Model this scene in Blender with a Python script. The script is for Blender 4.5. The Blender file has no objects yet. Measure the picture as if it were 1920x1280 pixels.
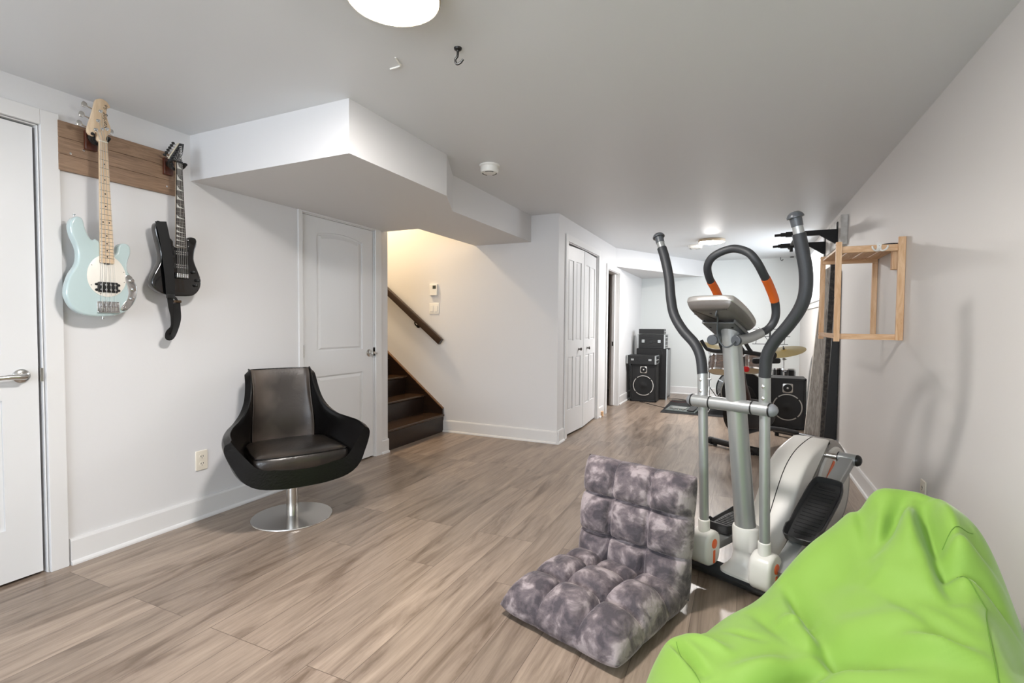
import bpy, bmesh, math, random
import numpy as np
from mathutils import Matrix, Vector
random.seed(4)
C = bpy.context.scene.collection
SC = bpy.context.scene
PI = math.pi
R = math.radians

# ------------------------------------------------------------------ camera
YAW, PITCH, ROLL = R(24.7205), R(2.0002), R(0.412)
F = Vector((-math.sin(YAW)*math.cos(PITCH), math.cos(YAW)*math.cos(PITCH), -math.sin(PITCH)))
Rt = Vector((math.cos(YAW), math.sin(YAW), 0)); Up = Rt.cross(F)
Rt, Up = Rt*math.cos(ROLL)+Up*math.sin(ROLL), -Rt*math.sin(ROLL)+Up*math.cos(ROLL)
cd = bpy.data.cameras.new('camera'); cam = bpy.data.objects.new('camera', cd); C.objects.link(cam)
m = Matrix((Rt, Up, -F)).transposed().to_4x4(); m.translation = (0, 0, 1.16)
cam.matrix_world = m
cd.sensor_width = 36; cd.lens = 940.83/1920*36; cd.clip_start = 0.02
SC.camera = cam
# ------------------------------------------------------------------ world, daylight, exposure
SC.view_settings.view_transform = 'Standard'; SC.view_settings.look = 'None'
SC.view_settings.gamma = 1; SC.view_settings.use_curve_mapping = False
SC.view_settings.exposure = 0.68
w = bpy.data.worlds.new('sky'); SC.world = w; w.use_nodes = True
w.node_tree.nodes['Background'].inputs[0].default_value = (0.78, 0.88, 1, 1)
w.node_tree.nodes['Background'].inputs[1].default_value = 2.5
def area(name, loc, rot, sx, sy, power, col):
    l = bpy.data.lights.new(name, 'AREA'); l.shape = 'RECTANGLE'; l.size = sx; l.size_y = sy
    l.energy = power; l.color = col
    o = bpy.data.objects.new(name, l); C.objects.link(o); o.location = loc; o.rotation_euler = rot
    return o
area('fill_rear_window', (-1.05, -2.98, 1.42), (R(90), 0, 0), 3.0, 1.25, 62, (0.83, 0.91, 1))      # fill light added behind the camera, at an assumed rear window (-> +Y)
area('daylight_side_window', (1.18, 7.25, 1.79), (0, R(90), 0), 0.58, 1.35, 28, (0.84, 0.92, 1))       # daylight through the far window (-> -X)
LAMP_STRENGTH = 190
CHAIR_ROT = 62
BAG_FOLDS = [  # (ax, ay, bx, by, width, height) creases (negative) and ridges (positive) of the slack fabric
 (.441, 1.79, .35, 1.63, .020, -.030), (.47, 1.76, .445, 1.44, .022, -.034), (.43, 1.76, .40, 1.58, .020, .022), (.50, 1.74, .50, 1.50, .028, .022),
 (.13, 1.70, .22, 1.36, .022, -.026), (.10, 1.62, .17, 1.36, .03, .014), (.19, 1.39, .35, 1.30, .026, -.032), (.30, 1.345, .44, 1.28, .022, .024), (.21, 1.46, .36, 1.38, .04, .016),
 (.02, 1.25, .20, 1.345, .022, -.026), (-.02, 1.30, .12, 1.36, .03, .014), (-.165, 1.44, -.07, 1.30, .013, -.022), (-.12, 1.46, -.02, 1.38, .02, .014),
 (.46, 1.53, .57, 1.50, .018, -.028), (.47, 1.57, .57, 1.56, .022, .018), (.27, 1.62, .42, 1.32, .02, -.011), (.345, 2.0, .325, 1.58, .020, -.017), (.392, 2.02, .375, 1.64, .03, .006),
 (.04, 1.60, .15, 1.40, .018, -.010), (.34, 1.52, .46, 1.36, .022, -.010), (.55, 1.45, .50, 1.22, .03, -.018), (-.02, 1.50, .06, 1.44, .012, -.008), (.10, 1.52, .19, 1.50, .016, .008)]

# ------------------------------------------------------------------ materials
def lin(c):
    if isinstance(c, str): c = [int(c[i:i+2], 16)/255 for i in (0, 2, 4)]
    return tuple(x/12.92 if x <= .04045 else ((x+.055)/1.055)**2.4 for x in c)+(1,)
MATS = {}
def mat(name, col='808080', rough=.5, metal=0, spec=.5, coat=0, bump=None, emit=None, sheen=0, var=None, alpha=None):
    """bump=(scale,strength); var=(colour2, scale, contrast lo, hi, detail)"""
    if name in MATS: return MATS[name]
    m = bpy.data.materials.new(name); m.use_nodes = True; MATS[name] = m
    nt = m.node_tree; b = nt.nodes['Principled BSDF']
    b.inputs['Base Color'].default_value = lin(col); b.inputs['Roughness'].default_value = rough
    b.inputs['Metallic'].default_value = metal; b.inputs['Specular IOR Level'].default_value = spec
    b.inputs['Coat Weight'].default_value = coat; b.inputs['Coat Roughness'].default_value = .06
    if sheen: b.inputs['Sheen Weight'].default_value = sheen; b.inputs['Sheen Roughness'].default_value = .4
    tc = nt.nodes.new('ShaderNodeTexCoord')
    if var:
        n = nt.nodes.new('ShaderNodeTexNoise'); n.inputs['Scale'].default_value = var[1]; n.inputs['Detail'].default_value = var[4] if len(var) > 4 else 3
        nt.links.new(tc.outputs['Object'], n.inputs['Vector'])
        r = nt.nodes.new('ShaderNodeValToRGB'); r.color_ramp.elements[0].position = var[2]; r.color_ramp.elements[1].position = var[3]
        r.color_ramp.elements[0].color = lin(col); r.color_ramp.elements[1].color = lin(var[0])
        nt.links.new(n.outputs['Fac'], r.inputs[0]); nt.links.new(r.outputs[0], b.inputs['Base Color'])
    if bump:
        n = nt.nodes.new('ShaderNodeTexNoise'); n.inputs['Scale'].default_value = bump[0]; n.inputs['Detail'].default_value = 4
        nt.links.new(tc.outputs['Object'], n.inputs['Vector'])
        bp = nt.nodes.new('ShaderNodeBump'); bp.inputs['Strength'].default_value = bump[1]; bp.inputs['Distance'].default_value = .01
        nt.links.new(n.outputs['Fac'], bp.inputs['Height']); nt.links.new(bp.outputs[0], b.inputs['Normal'])
    if emit:
        b.inputs['Emission Color'].default_value = lin(emit[0]); b.inputs['Emission Strength'].default_value = emit[1]
    return m
def wood(name, c1, c2, axis=(1, 1, 12), rough=.5, scale=3.0, dist=1.5, c3=None):
    """streaked grain; axis = noise scale per object axis (small = along the grain)"""
    if name in MATS: return MATS[name]
    m = bpy.data.materials.new(name); m.use_nodes = True; MATS[name] = m
    nt = m.node_tree; b = nt.nodes['Principled BSDF']; b.inputs['Roughness'].default_value = rough
    tc = nt.nodes.new('ShaderNodeTexCoord'); mp = nt.nodes.new('ShaderNodeMapping'); mp.inputs['Scale'].default_value = axis
    nt.links.new(tc.outputs['Object'], mp.inputs['Vector'])
    n = nt.nodes.new('ShaderNodeTexNoise'); n.inputs['Scale'].default_value = scale; n.inputs['Detail'].default_value = 7; n.inputs['Roughness'].default_value = .62
    n.inputs['Distortion'].default_value = dist
    nt.links.new(mp.outputs[0], n.inputs['Vector'])
    r = nt.nodes.new('ShaderNodeValToRGB'); e = r.color_ramp.elements
    e[0].position = .3; e[1].position = .7; e[0].color = lin(c1); e[1].color = lin(c2)
    if c3: x = e.new(.5); x.color = lin(c3)
    nt.links.new(n.outputs['Fac'], r.inputs[0]); nt.links.new(r.outputs[0], b.inputs['Base Color'])
    bp = nt.nodes.new('ShaderNodeBump'); bp.inputs['Strength'].default_value = .15; bp.inputs['Distance'].default_value = .004
    nt.links.new(n.outputs['Fac'], bp.inputs['Height']); nt.links.new(bp.outputs[0], b.inputs['Normal'])
    return m
def floor_mat():
    m = bpy.data.materials.new('laminate'); m.use_nodes = True
    nt = m.node_tree; L = nt.links; N = nt.nodes; b = N['Principled BSDF']
    tc = N.new('ShaderNodeTexCoord'); sp = N.new('ShaderNodeSeparateXYZ'); L.new(tc.outputs['Object'], sp.inputs[0])
    cb = N.new('ShaderNodeCombineXYZ'); L.new(sp.outputs['Y'], cb.inputs['X']); L.new(sp.outputs['X'], cb.inputs['Y'])
    def brick(c1, c2, mo, ms):
        k = N.new('ShaderNodeTexBrick'); k.offset = .37; k.offset_frequency = 3; k.squash = 1
        k.inputs['Scale'].default_value = 1; k.inputs['Brick Width'].default_value = 1.22; k.inputs['Row Height'].default_value = .165
        k.inputs['Mortar Size'].default_value = ms; k.inputs['Mortar Smooth'].default_value = .1; k.inputs['Bias'].default_value = 0
        k.inputs['Color1'].default_value = c1; k.inputs['Color2'].default_value = c2; k.inputs['Mortar'].default_value = mo
        L.new(cb.outputs[0], k.inputs['Vector']); return k
    bk = brick((0, 0, 0, 1), (1, 1, 1, 1), (.5, .5, .5, 1), .0012)
    off = N.new('ShaderNodeVectorMath'); off.operation = 'MULTIPLY'; off.inputs[1].default_value = (9, 17, 5)
    L.new(bk.outputs['Color'], off.inputs[0])
    ad = N.new('ShaderNodeVectorMath'); ad.operation = 'ADD'; L.new(tc.outputs['Object'], ad.inputs[0]); L.new(off.outputs[0], ad.inputs[1])
    def noise(sc, det, dist, rgh=.6):
        mp = N.new('ShaderNodeMapping'); mp.inputs['Scale'].default_value = sc; L.new(ad.outputs[0], mp.inputs['Vector'])
        n = N.new('ShaderNodeTexNoise'); n.inputs['Scale'].default_value = 1; n.inputs['Detail'].default_value = det
        n.inputs['Distortion'].default_value = dist; n.inputs['Roughness'].default_value = rgh
        L.new(mp.outputs[0], n.inputs['Vector']); return n
    n1 = noise((9, 1.1, 1), 6, 1.6, .62); n2 = noise((95, 4, 1), 4, .4, .7)
    r1 = N.new('ShaderNodeValToRGB'); e = r1.color_ramp.elements
    e[0].position = .30; e[0].color = lin('6c5c4e'); e[1].position = .72; e[1].color = lin('a99888')
    x = e.new(.48); x.color = lin('928274')
    L.new(n1.outputs['Fac'], r1.inputs[0])
    r2 = N.new('ShaderNodeValToRGB'); e = r2.color_ramp.elements; e[0].position = .3; e[0].color = (.62, .6, .58, 1); e[1].position = .6; e[1].color = (1.0, 1.0, 1.0, 1)
    L.new(n2.outputs['Fac'], r2.inputs[0])
    mx = N.new('ShaderNodeMix'); mx.data_type = 'RGBA'; mx.blend_type = 'MULTIPLY'; mx.inputs['Factor'].default_value = .6
    L.new(r1.outputs[0], mx.inputs['A']); L.new(r2.outputs[0], mx.inputs['B'])
    r3 = N.new('ShaderNodeValToRGB'); e = r3.color_ramp.elements; e[0].color = (.78, .77, .76, 1); e[1].color = (1.08, 1.07, 1.06, 1)
    L.new(bk.outputs['Color'], r3.inputs[0])
    m2 = N.new('ShaderNodeMix'); m2.data_type = 'RGBA'; m2.blend_type = 'MULTIPLY'; m2.inputs['Factor'].default_value = 1
    L.new(mx.outputs['Result'], m2.inputs['A']); L.new(r3.outputs[0], m2.inputs['B'])
    m3 = N.new('ShaderNodeMix'); m3.data_type = 'RGBA'; L.new(bk.outputs['Fac'], m3.inputs['Factor'])
    L.new(m2.outputs['Result'], m3.inputs['A']); m3.inputs['B'].default_value = lin('5d4f45')
    L.new(m3.outputs['Result'], b.inputs['Base Color'])
    b.inputs['Roughness'].default_value = .3; b.inputs['Specular IOR Level'].default_value = .5
    bp = N.new('ShaderNodeBump'); bp.inputs['Strength'].default_value = .12; bp.inputs['Distance'].default_value = .003
    L.new(n2.outputs['Fac'], bp.inputs['Height']); L.new(bp.outputs[0], b.inputs['Normal'])
    return m
WALL = mat('wall_paint', 'd9d8d8', .55, bump=(60, .03))
CEIL = mat('ceiling_paint', 'dcdee0', .42, bump=(5, .05))
TRIM = mat('trim_paint', 'dddcdb', .35)
DOOR = mat('door_paint', 'dcdcdc', .38)
FLOORM = floor_mat()
CHROME = mat('chrome', 'd8d8d8', .12, 1)
STEEL = mat('brushed_steel', 'c9c7c3', .22, 1)
BLACK = mat('black_plastic', '141414', .4)
BLACKM = mat('matte_black', '0d0d0d', .7)
GLOSSB = mat('gloss_black', '080809', .12, coat=1)
WHITE = mat('white_plastic', 'e8e6e0', .35)
SILVER = mat('silver_paint', 'a9abaa', .32, .55)
SILVERD = mat('dark_silver', '6f7070', .35, .5)
FOAM = mat('dark_foam_grip', '2d2f32', .5, bump=(300, .1))
ORANGE = mat('orange_plastic', 'e2622a', .4)
CREAM = mat('offwhite_plastic', 'd6d3cc', .32)
DGREY = mat('charcoal_plastic', '2b2b2c', .42, bump=(200, .05))

# ------------------------------------------------------------------ geometry helpers
def new(): return bmesh.new()
def obj(name, bm, m, parent=None, smooth=True, bevel=0, label=None, auto=40, mods=None, loc=None):
    me = bpy.data.meshes.new(name); bmesh.ops.recalc_face_normals(bm, faces=bm.faces[:]); bm.to_mesh(me); bm.free()
    if m: me.materials.append(m)
    o = bpy.data.objects.new(name, me); C.objects.link(o)
    if parent: o.parent = parent
    if loc: o.location = loc
    if bevel:
        b = o.modifiers.new('bevel', 'BEVEL'); b.width = bevel; b.segments = 2; b.limit_method = 'ANGLE'; b.angle_limit = R(40)
    if mods: mods(o)
    if smooth:
        me.polygons.foreach_set('use_smooth', [True]*len(me.polygons))
        try: me.set_sharp_from_angle(angle=R(auto))
        except Exception: pass
    if label: o['label'] = label
    return o
def thing(name, label, cat, loc=(0, 0, 0), rot=(0, 0, 0), group=None):
    o = bpy.data.objects.new(name, None); C.objects.link(o); o.location = loc; o.rotation_euler = rot
    o.empty_display_size = .05; tag(o, label, cat, group); return o
def tag(o, label, cat, group=None):
    o['label'] = label; o['category'] = cat
    if group: o['group'] = group
    return o
def struct(name, bm, m, parent=None, **k):
    o = obj(name, bm, m, parent, **k)
    if not parent: o['kind'] = 'structure'
    return o
def box(bm, a, b, M=None):
    vs = [bm.verts.new((x, y, z)) for x in (a[0], b[0]) for y in (a[1], b[1]) for z in (a[2], b[2])]
    for f in ((0, 1, 3, 2), (4, 6, 7, 5), (0, 4, 5, 1), (2, 3, 7, 6), (0, 2, 6, 4), (1, 5, 7, 3)): bm.faces.new([vs[i] for i in f])
    if M is not None: bmesh.ops.transform(bm, matrix=M, verts=vs)
    return vs
def obox(bm, c, sx, sy, sz, M=None):
    return box(bm, (c[0]-sx/2, c[1]-sy/2, c[2]-sz/2), (c[0]+sx/2, c[1]+sy/2, c[2]+sz/2), M)
def frame(x, y, z, o=(0, 0, 0)):
    m = Matrix((Vector(x), Vector(y), Vector(z))).transposed().to_4x4(); m.translation = Vector(o); return m
def aim(p, q):
    """frame at p whose z axis points to q"""
    z = (Vector(q)-Vector(p)).normalized(); h = Vector((0, 0, 1)) if abs(z.z) < .95 else Vector((1, 0, 0))
    x = h.cross(z).normalized(); return frame(x, z.cross(x), z, p)
def prism(bm, pts, t0, t1, M=None):
    """polygon in local xy extruded from z=t0 to z=t1"""
    a = [bm.verts.new((p[0], p[1], t0)) for p in pts]; b = [bm.verts.new((p[0], p[1], t1)) for p in pts]; n = len(pts)
    bm.faces.new(a[::-1]); bm.faces.new(b)
    for i in range(n): bm.faces.new((a[i], a[(i+1) % n], b[(i+1) % n], b[i]))
    if M is not None: bmesh.ops.transform(bm, matrix=M, verts=a+b)
    return a+b
def loft(bm, rings, close=True, cap=True, M=None):
    R_ = [[bm.verts.new(p) for p in r] for r in rings]; n = len(R_[0])
    for i in range(len(R_)-1):
        for j in range(n if close else n-1):
            bm.faces.new((R_[i][j], R_[i][(j+1) % n], R_[i+1][(j+1) % n], R_[i+1][j]))
    if cap and close: bm.faces.new(R_[0][::-1]); bm.faces.new(R_[-1])
    vs = [v for r in R_ for v in r]
    if M is not None: bmesh.ops.transform(bm, matrix=M, verts=vs)
    return vs
def lathe(bm, prof, M=None, n=32, cap=True):
    """prof = [(radius, height)...] about local z, closed at both ends"""
    return loft(bm, [[(max(r, 1e-5)*math.cos(2*PI*k/n), max(r, 1e-5)*math.sin(2*PI*k/n), h) for k in range(n)] for r, h in prof], cap=cap, M=M)
def cyl(bm, p, q, r, n=20, r2=None):
    L_ = (Vector(q)-Vector(p)).length
    return lathe(bm, [(r, 0), (r if r2 is None else r2, L_)], aim(p, q), n)
def cr(pts, k=8):
    """Catmull-Rom resampling of a 3D polyline"""
    P = [Vector(p) for p in pts]; P = [P[0]*2-P[1]]+P+[P[-1]*2-P[-2]]; o = []
    for i in range(1, len(P)-2):
        for s in range(k):
            t = s/k; a, b, c, d = P[i-1], P[i], P[i+1], P[i+2]
            o.append(.5*((2*b)+(c-a)*t+(2*a-5*b+4*c-d)*t*t+(3*b-a-3*c+d)*t**3))
    o.append(P[-2]); return o
def tube(bm, pts, r, n=16, closed=False, k=0):
    P = cr(pts, k) if k else [Vector(p) for p in pts]
    N = len(P); rings = []; T0 = None; U = None
    for i in range(N):
        if closed: T = (P[(i+1) % N]-P[i-1]).normalized()
        else: T = (P[min(i+1, N-1)]-P[max(i-1, 0)]).normalized()
        if U is None:
            h = Vector((0, 0, 1)) if abs(T.z) < .9 else Vector((1, 0, 0)); U = (h-T*h.dot(T)).normalized()
        else: U = (U-T*U.dot(T)).normalized()
        V = T.cross(U); rr = r[min(i*len(r)//N, len(r)-1)] if isinstance(r, (list, tuple)) else r
        rings.append([P[i]+U*math.cos(2*PI*j/n)*rr+V*math.sin(2*PI*j/n)*rr for j in range(n)])
    if closed:
        rings.append(rings[0]); return loft(bm, rings, cap=False)
    return loft(bm, rings)
def sheet(pts, ku=6, kv=6, closed_u=False):
    """bicubic Catmull-Rom surface through a control net [rows][cols] -> list of rows"""
    rows = [cr(r, ku) for r in pts]; cols = list(zip(*rows)); out = [cr(c, kv) for c in cols]
    return [list(r) for r in zip(*out)]
def grid(bm, rows):
    V = [[bm.verts.new(p) for p in r] for r in rows]
    for i in range(len(V)-1):
        for j in range(len(V[0])-1): bm.faces.new((V[i][j], V[i][j+1], V[i+1][j+1], V[i+1][j]))
    return V
def circ(cx, cy, rx, ry=None, n=32, a0=0, a1=2*PI):
    ry = rx if ry is None else ry
    full = abs(a1-a0-2*PI) < 1e-6; k = n if full else n-1
    return [(cx+rx*math.cos(a0+(a1-a0)*i/k), cy+ry*math.sin(a0+(a1-a0)*i/k)) for i in range(n)]
def rrect(x0, y0, x1, y1, r, n=5):
    o = []
    for cx, cy, a in ((x1-r, y0+r, -90), (x1-r, y1-r, 0), (x0+r, y1-r, 90), (x0+r, y0+r, 180)):
        for i in range(n+1):
            t = R(a+90*i/n); o.append((cx+r*math.cos(t), cy+r*math.sin(t)))
    return o
def smooth2(pts, k=4, closed=True):
    P = [Vector((p[0], p[1], 0)) for p in pts]; n = len(P); o = []
    for i in range(n):
        a, b, c, d = P[i-1], P[i], P[(i+1) % n], P[(i+2) % n]
        for s in range(k):
            t = s/k; q = .5*((2*b)+(c-a)*t+(2*a-5*b+4*c-d)*t*t+(3*b-a-3*c+d)*t**3); o.append((q.x, q.y))
    return o
def inset(pts, d):
    """move a closed 2D outline inwards by d"""
    n = len(pts); A = sum(pts[i][0]*pts[(i+1) % n][1]-pts[(i+1) % n][0]*pts[i][1] for i in range(n)); s = 1 if A > 0 else -1
    o = []
    for i in range(n):
        p, q = Vector(pts[i-1]), Vector(pts[(i+1) % n]); t = (q-p).normalized(); o.append((pts[i][0]-s*t.y*d, pts[i][1]+s*t.x*d))
    return o
def rslab(bm, pts, t0, t1, r=.01, M=None, seg=4):
    # lower edge: starts inset by r at t0, reaches full width at t0+r
    rings = [[(p[0], p[1], t0+r*(1-math.cos(PI/2*i/seg))) for p in inset(pts, r*(1-math.sin(PI/2*i/seg)))] for i in range(seg+1)]
    rings += [[(p[0], p[1], t1-r*(1-math.cos(PI/2*i/seg))) for p in inset(pts, r*(1-math.sin(PI/2*i/seg)))] for i in range(seg, -1, -1)]
    return loft(bm, rings, M=M)
def text(name, body, size, M, m, parent, depth=.0006, shear=0, sx=1):
    cu = bpy.data.curves.new(name, 'FONT'); cu.body = body; cu.size = size; cu.extrude = depth; cu.shear = shear
    cu.align_x = 'CENTER'; cu.align_y = 'CENTER'; cu.materials.append(m)
    o = bpy.data.objects.new(name, cu); C.objects.link(o)
    dg = bpy.context.evaluated_depsgraph_get(); me = bpy.data.meshes.new_from_object(o.evaluated_get(dg)); bpy.data.objects.remove(o)
    o = bpy.data.objects.new(name, me); C.objects.link(o); me.transform(M @ Matrix.Diagonal((sx, 1, 1, 1)))
    if not me.materials: me.materials.append(m)
    o.parent = parent; return o

# ------------------------------------------------------------------ room
XL, XR, H = -2.888, 0.796, 2.22
YB = 8.883; YS = 4.57; XC = -1.619; ZB = 1.963; YR = -3.0
b = new(); box(b, (-6.2, YR-.2, -.12), (XR+.4, YB+.2, 0)); struct('floor', b, FLOORM, smooth=False)
b = new()
box(b, (-2.53, YR, H), (XR+.4, YB+.2, H+.12)); box(b, (XL-.6, YR, H), (-2.53, 3.611, H+.12)); box(b, (-3.3, YS+.1, H), (-2.53, YB+.2, H+.12))
struct('ceiling', b, CEIL, smooth=False)
b = new()
prism(b, [(XL, 1.862), (-1.714, 1.862), (-1.714, 2.723), (-1.906, 3.109), (-1.906, YS), (-2.53, YS), (-2.53, 3.57), (XL, 3.57)], ZB, H)
struct('ceiling_bulkhead', b, WALL, smooth=False)
# left wall with the openings of door_1 and door_2
WT = .115; D1 = (.375, 1.178, 2.034); D2 = (2.652, 3.436, 1.951)
b = new()
for y0, y1, z0 in ((YR, D1[0], 0), (D1[0], D1[1], D1[2]), (D1[1], D2[0], 0), (D2[0], D2[1], D2[2]), (D2[1], 3.611, 0)):
    box(b, (XL-WT, y0, z0), (XL, y1, H))
struct('wall_left', b, WALL, smooth=False)
# stairwell and its side walls
b = new()
box(b, (-6, 3.49, 0), (XL-WT, 3.611, 4.7)); box(b, (XL-WT, 3.49, H+.12), (-2.42, 3.611, 4.7))
box(b, (-2.53, 3.611, H+.12), (-2.42, YS, 4.7)); box(b, (-6.1, 3.49, 0), (-6, YS+.12, 4.7)); box(b, (-6.1, 3.49, 4.7), (-2.42, YS+.12, 4.8))
struct('wall_stairwell', b, mat('stairwell_paint', 'e8e2d6', .55), smooth=False)
b = new(); box(b, (-6, YS, 0), (-2.53, YS+.12, 4.7)); box(b, (-2.53, YS, 0), (XC, YS+.12, H))
struct('wall_stair_side', b, WALL, smooth=False)
# closet wall with bifold opening and open doorway
CT = .12; BF = (4.835, 6.008, 1.992); DW = (6.47, 7.14, 1.885)
b = new()
for y0, y1, z0 in ((YS+.12, BF[0], 0), (BF[0], BF[1], BF[2]), (BF[1], DW[0], 0), (DW[0], DW[1], DW[2]), (DW[1], YB, 0)):
    box(b, (XC-CT, y0, z0), (XC, y1, H))
struct('wall_closet', b, WALL, smooth=False)
b = new(); box(b, (-3.3, YB, 0), (XR+.4, YB+.12, H)); struct('wall_back', b, mat('wall_paint_cool', 'd9dcda', .55), smooth=False)
b = new(); box(b, (-2.55, YS+.12, 0), (-2.45, YB, H)); box(b, (-2.45, 6.12, 0), (XC-CT, 6.22, H))
struct('wall_storage', b, wood('storage_paneling', '573f30', '8f6d52', (14, 14, 1), .6), smooth=False)
# right wall with the far basement window
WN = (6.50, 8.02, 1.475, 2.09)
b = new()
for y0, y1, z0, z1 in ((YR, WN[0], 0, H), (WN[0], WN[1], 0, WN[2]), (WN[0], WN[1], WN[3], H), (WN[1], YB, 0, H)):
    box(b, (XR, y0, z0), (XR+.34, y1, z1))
struct('wall_right', b, mat('wall_paint_warm_light', 'dad6d2', .55, bump=(60, .03)), smooth=False)  # warm cast of the light put into the wall colour
# rear wall behind the camera, with an unseen wide window added for fill light
b = new(); RW = (-2.6, .5, .78, 2.06)
for x0, x1, z0, z1 in ((-3.0, RW[0], 0, H), (RW[0], RW[1], 0, RW[2]), (RW[0], RW[1], RW[3], H), (RW[1], XR+.34, 0, H)):
    box(b, (x0, YR-.14, z0), (x1, YR, z1))
struct('wall_rear', b, WALL, smooth=False)
def glass_mat():
    m = bpy.data.materials.new('window_glass'); m.use_nodes = True; nt = m.node_tree; nt.nodes.clear()
    o = nt.nodes.new('ShaderNodeOutputMaterial'); x = nt.nodes.new('ShaderNodeMixShader'); t = nt.nodes.new('ShaderNodeBsdfTransparent'); g = nt.nodes.new('ShaderNodeBsdfGlossy')
    g.inputs['Roughness'].default_value = .02; x.inputs[0].default_value = .06
    nt.links.new(t.outputs[0], x.inputs[1]); nt.links.new(g.outputs[0], x.inputs[2]); nt.links.new(x.outputs[0], o.inputs[0]); return m
GLASS = glass_mat()
b = new(); y0, y1, z0, z1 = WN; fx = XR+.2
for a, c in (((y0, z0), (y1, z0+.05)), ((y0, z1-.05), (y1, z1)), ((y0, z0), (y0+.05, z1)), ((y1-.05, z0), (y1, z1)), (((y0+y1)/2-.025, z0), ((y0+y1)/2+.025, z1))):
    box(b, (fx, a[0], a[1]), (fx+.06, c[0], c[1]))
wf = struct('window_1', b, TRIM, smooth=False)
b = new(); box(b, (fx+.025, y0+.05, z0+.05), (fx+.032, y1-.05, z1-.05)); obj('pane', b, GLASS, wf, smooth=False)
b = new(); box(b, (XR-.03, y0-.05, z0-.022), (fx, y1+.05, z0)); obj('sill', b, TRIM, wf, smooth=False)
b = new()
for a, c in (((y0-.065, z0-.09), (y1+.065, z0-.022)), ((y0-.065, z1), (y1+.065, z1+.065)), ((y0-.065, z0-.022), (y0, z1)), ((y1, z0-.022), (y1+.065, z1))):
    box(b, (XR-.016, a[0], a[1]), (XR, c[0], c[1]))
obj('casing', b, TRIM, wf, smooth=False, bevel=.003)
b = new(); x0, x1, z0, z1 = RW
for a, c in (((x0, z0), (x1, z0+.06)), ((x0, z1-.06), (x1, z1)), ((x0, z0), (x0+.06, z1)), ((x1-.06, z0), (x1, z1)), (((x0+x1)/2-.03, z0), ((x0+x1)/2+.03, z1))):
    box(b, (a[0], YR-.1, a[1]), (c[0], YR-.04, c[1]))
wf = struct('window_rear_added', b, TRIM, smooth=False)  # assumed window added behind the camera to go with the fill light
b = new(); box(b, (x0+.06, YR-.075, z0+.06), (x1-.06, YR-.068, z1-.06)); obj('pane', b, GLASS, wf, smooth=False)
# corner soffit at the far left
b = new(); prism(b, [(XC, 6.936), (-.619, YB), (XC, YB)], 1.963, H); struct('ceiling_soffit', b, WALL, smooth=False)

# baseboards: board + shoe moulding, along a floor segment with outward normal
def baseboard(name, segs, h=.125):
    b = new()
    for p, q, nrm in segs:
        p, q, nrm = Vector((*p, 0)), Vector((*q, 0)), Vector((*nrm, 0)).normalized()
        t = (q-p); L_ = t.length; t.normalize(); M = frame(nrm, Vector((0, 0, 1)), nrm.cross(Vector((0, 0, 1))), p)
        if M.to_3x3().col[2].dot(t) < 0: p, q = q, p; M.translation = p
        prism(b, [(0, 0), (.026, 0), (.026, .008), (.022, .016), (.014, .02), (.014, h-.012), (.010, h), (0, h)], 0, L_, M)
    return struct(name, b, TRIM, smooth=False)
baseboard('baseboard_left', [((XL, 1.257), (XL, 2.62), (1, 0)), ((XL, 3.513), (XL, 3.611), (1, 0)), ((XL, -3), (XL, .3), (1, 0))])
baseboard('baseboard_right', [((XR, -3), (XR, YB), (-1, 0))])
baseboard('baseboard_stair', [((-2.905, YS), (XC+.025, YS), (0, -1)), ((XC, YS-.025), (XC, 4.745), (1, 0))])
baseboard('baseboard_closet', [((XC, 6.085), (XC, 6.29), (1, 0)), ((XC, 7.215), (XC, YB), (1, 0))])
baseboard('baseboard_back', [((XC, YB), (XR, YB), (0, -1))])

# ------------------------------------------------------------------ doors
def raised(b, pts, z0, z1, sl, M):
    """sloping raised panel from outline pts at z0 to the inset outline at z1"""
    loft(b, [[(p[0], p[1], z0) for p in pts], [(p[0], p[1], z1) for p in inset(pts, sl)]], M=M)
def arch(x0, y0, x1, y1, rise, n=14):
    o = [(x0, y0), (x1, y0), (x1, y1-rise)]
    for i in range(1, n): a = i/n; o.append((x1+(x0-x1)*a, y1-rise+rise*math.sin(PI*a)**.8))
    o.append((x0, y1-rise)); return o
def panel_door(bm, w, h, cells, M, t=.035):
    """cells = [(x0,y0,x1,y1,rise)]; front face at local z=0, body behind"""
    box(bm, (0, 0, -t), (w, h, -.009), M)
    xs = sorted({0, w, *[c[0] for c in cells], *[c[2] for c in cells]}); ys = sorted({0, h, *[c[1] for c in cells], *[c[3] for c in cells]})
    for i in range(len(xs)-1):
        for j in range(len(ys)-1):
            cx, cy = (xs[i]+xs[i+1])/2, (ys[j]+ys[j+1])/2
            if not any(c[0] < cx < c[2] and c[1] < cy < c[3] for c in cells): box(bm, (xs[i], ys[j], -.0095), (xs[i+1], ys[j+1], 0), M)
    for x0, y0, x1, y1, rise in cells:
        if rise:   # spandrels above the arch
            n = 14; a = [(x1+(x0-x1)*i/n, y1-rise+rise*math.sin(PI*i/n)**.8) for i in range(n+1)]
            for i in range(n):
                if max(a[i][1], a[i+1][1]) < y1-1e-4 or 1: prism(bm, [a[i], (a[i][0], y1), (a[i+1][0], y1), a[i+1]] if a[i][1] < y1-1e-4 and a[i+1][1] < y1-1e-4 else [a[i], (a[i][0], y1+1e-4), (a[i+1][0], y1+1e-4), a[i+1]], -.0095, 0, M)
        g = .012
        raised(bm, arch(x0+g, y0+g, x1-g, y1-g, rise, 14) if rise else [(x0+g, y0+g), (x1-g, y0+g), (x1-g, y1-g), (x0+g, y1-g)], -.0092, -.0015, .03 if x1-x0 > .2 else .018, M)
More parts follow.
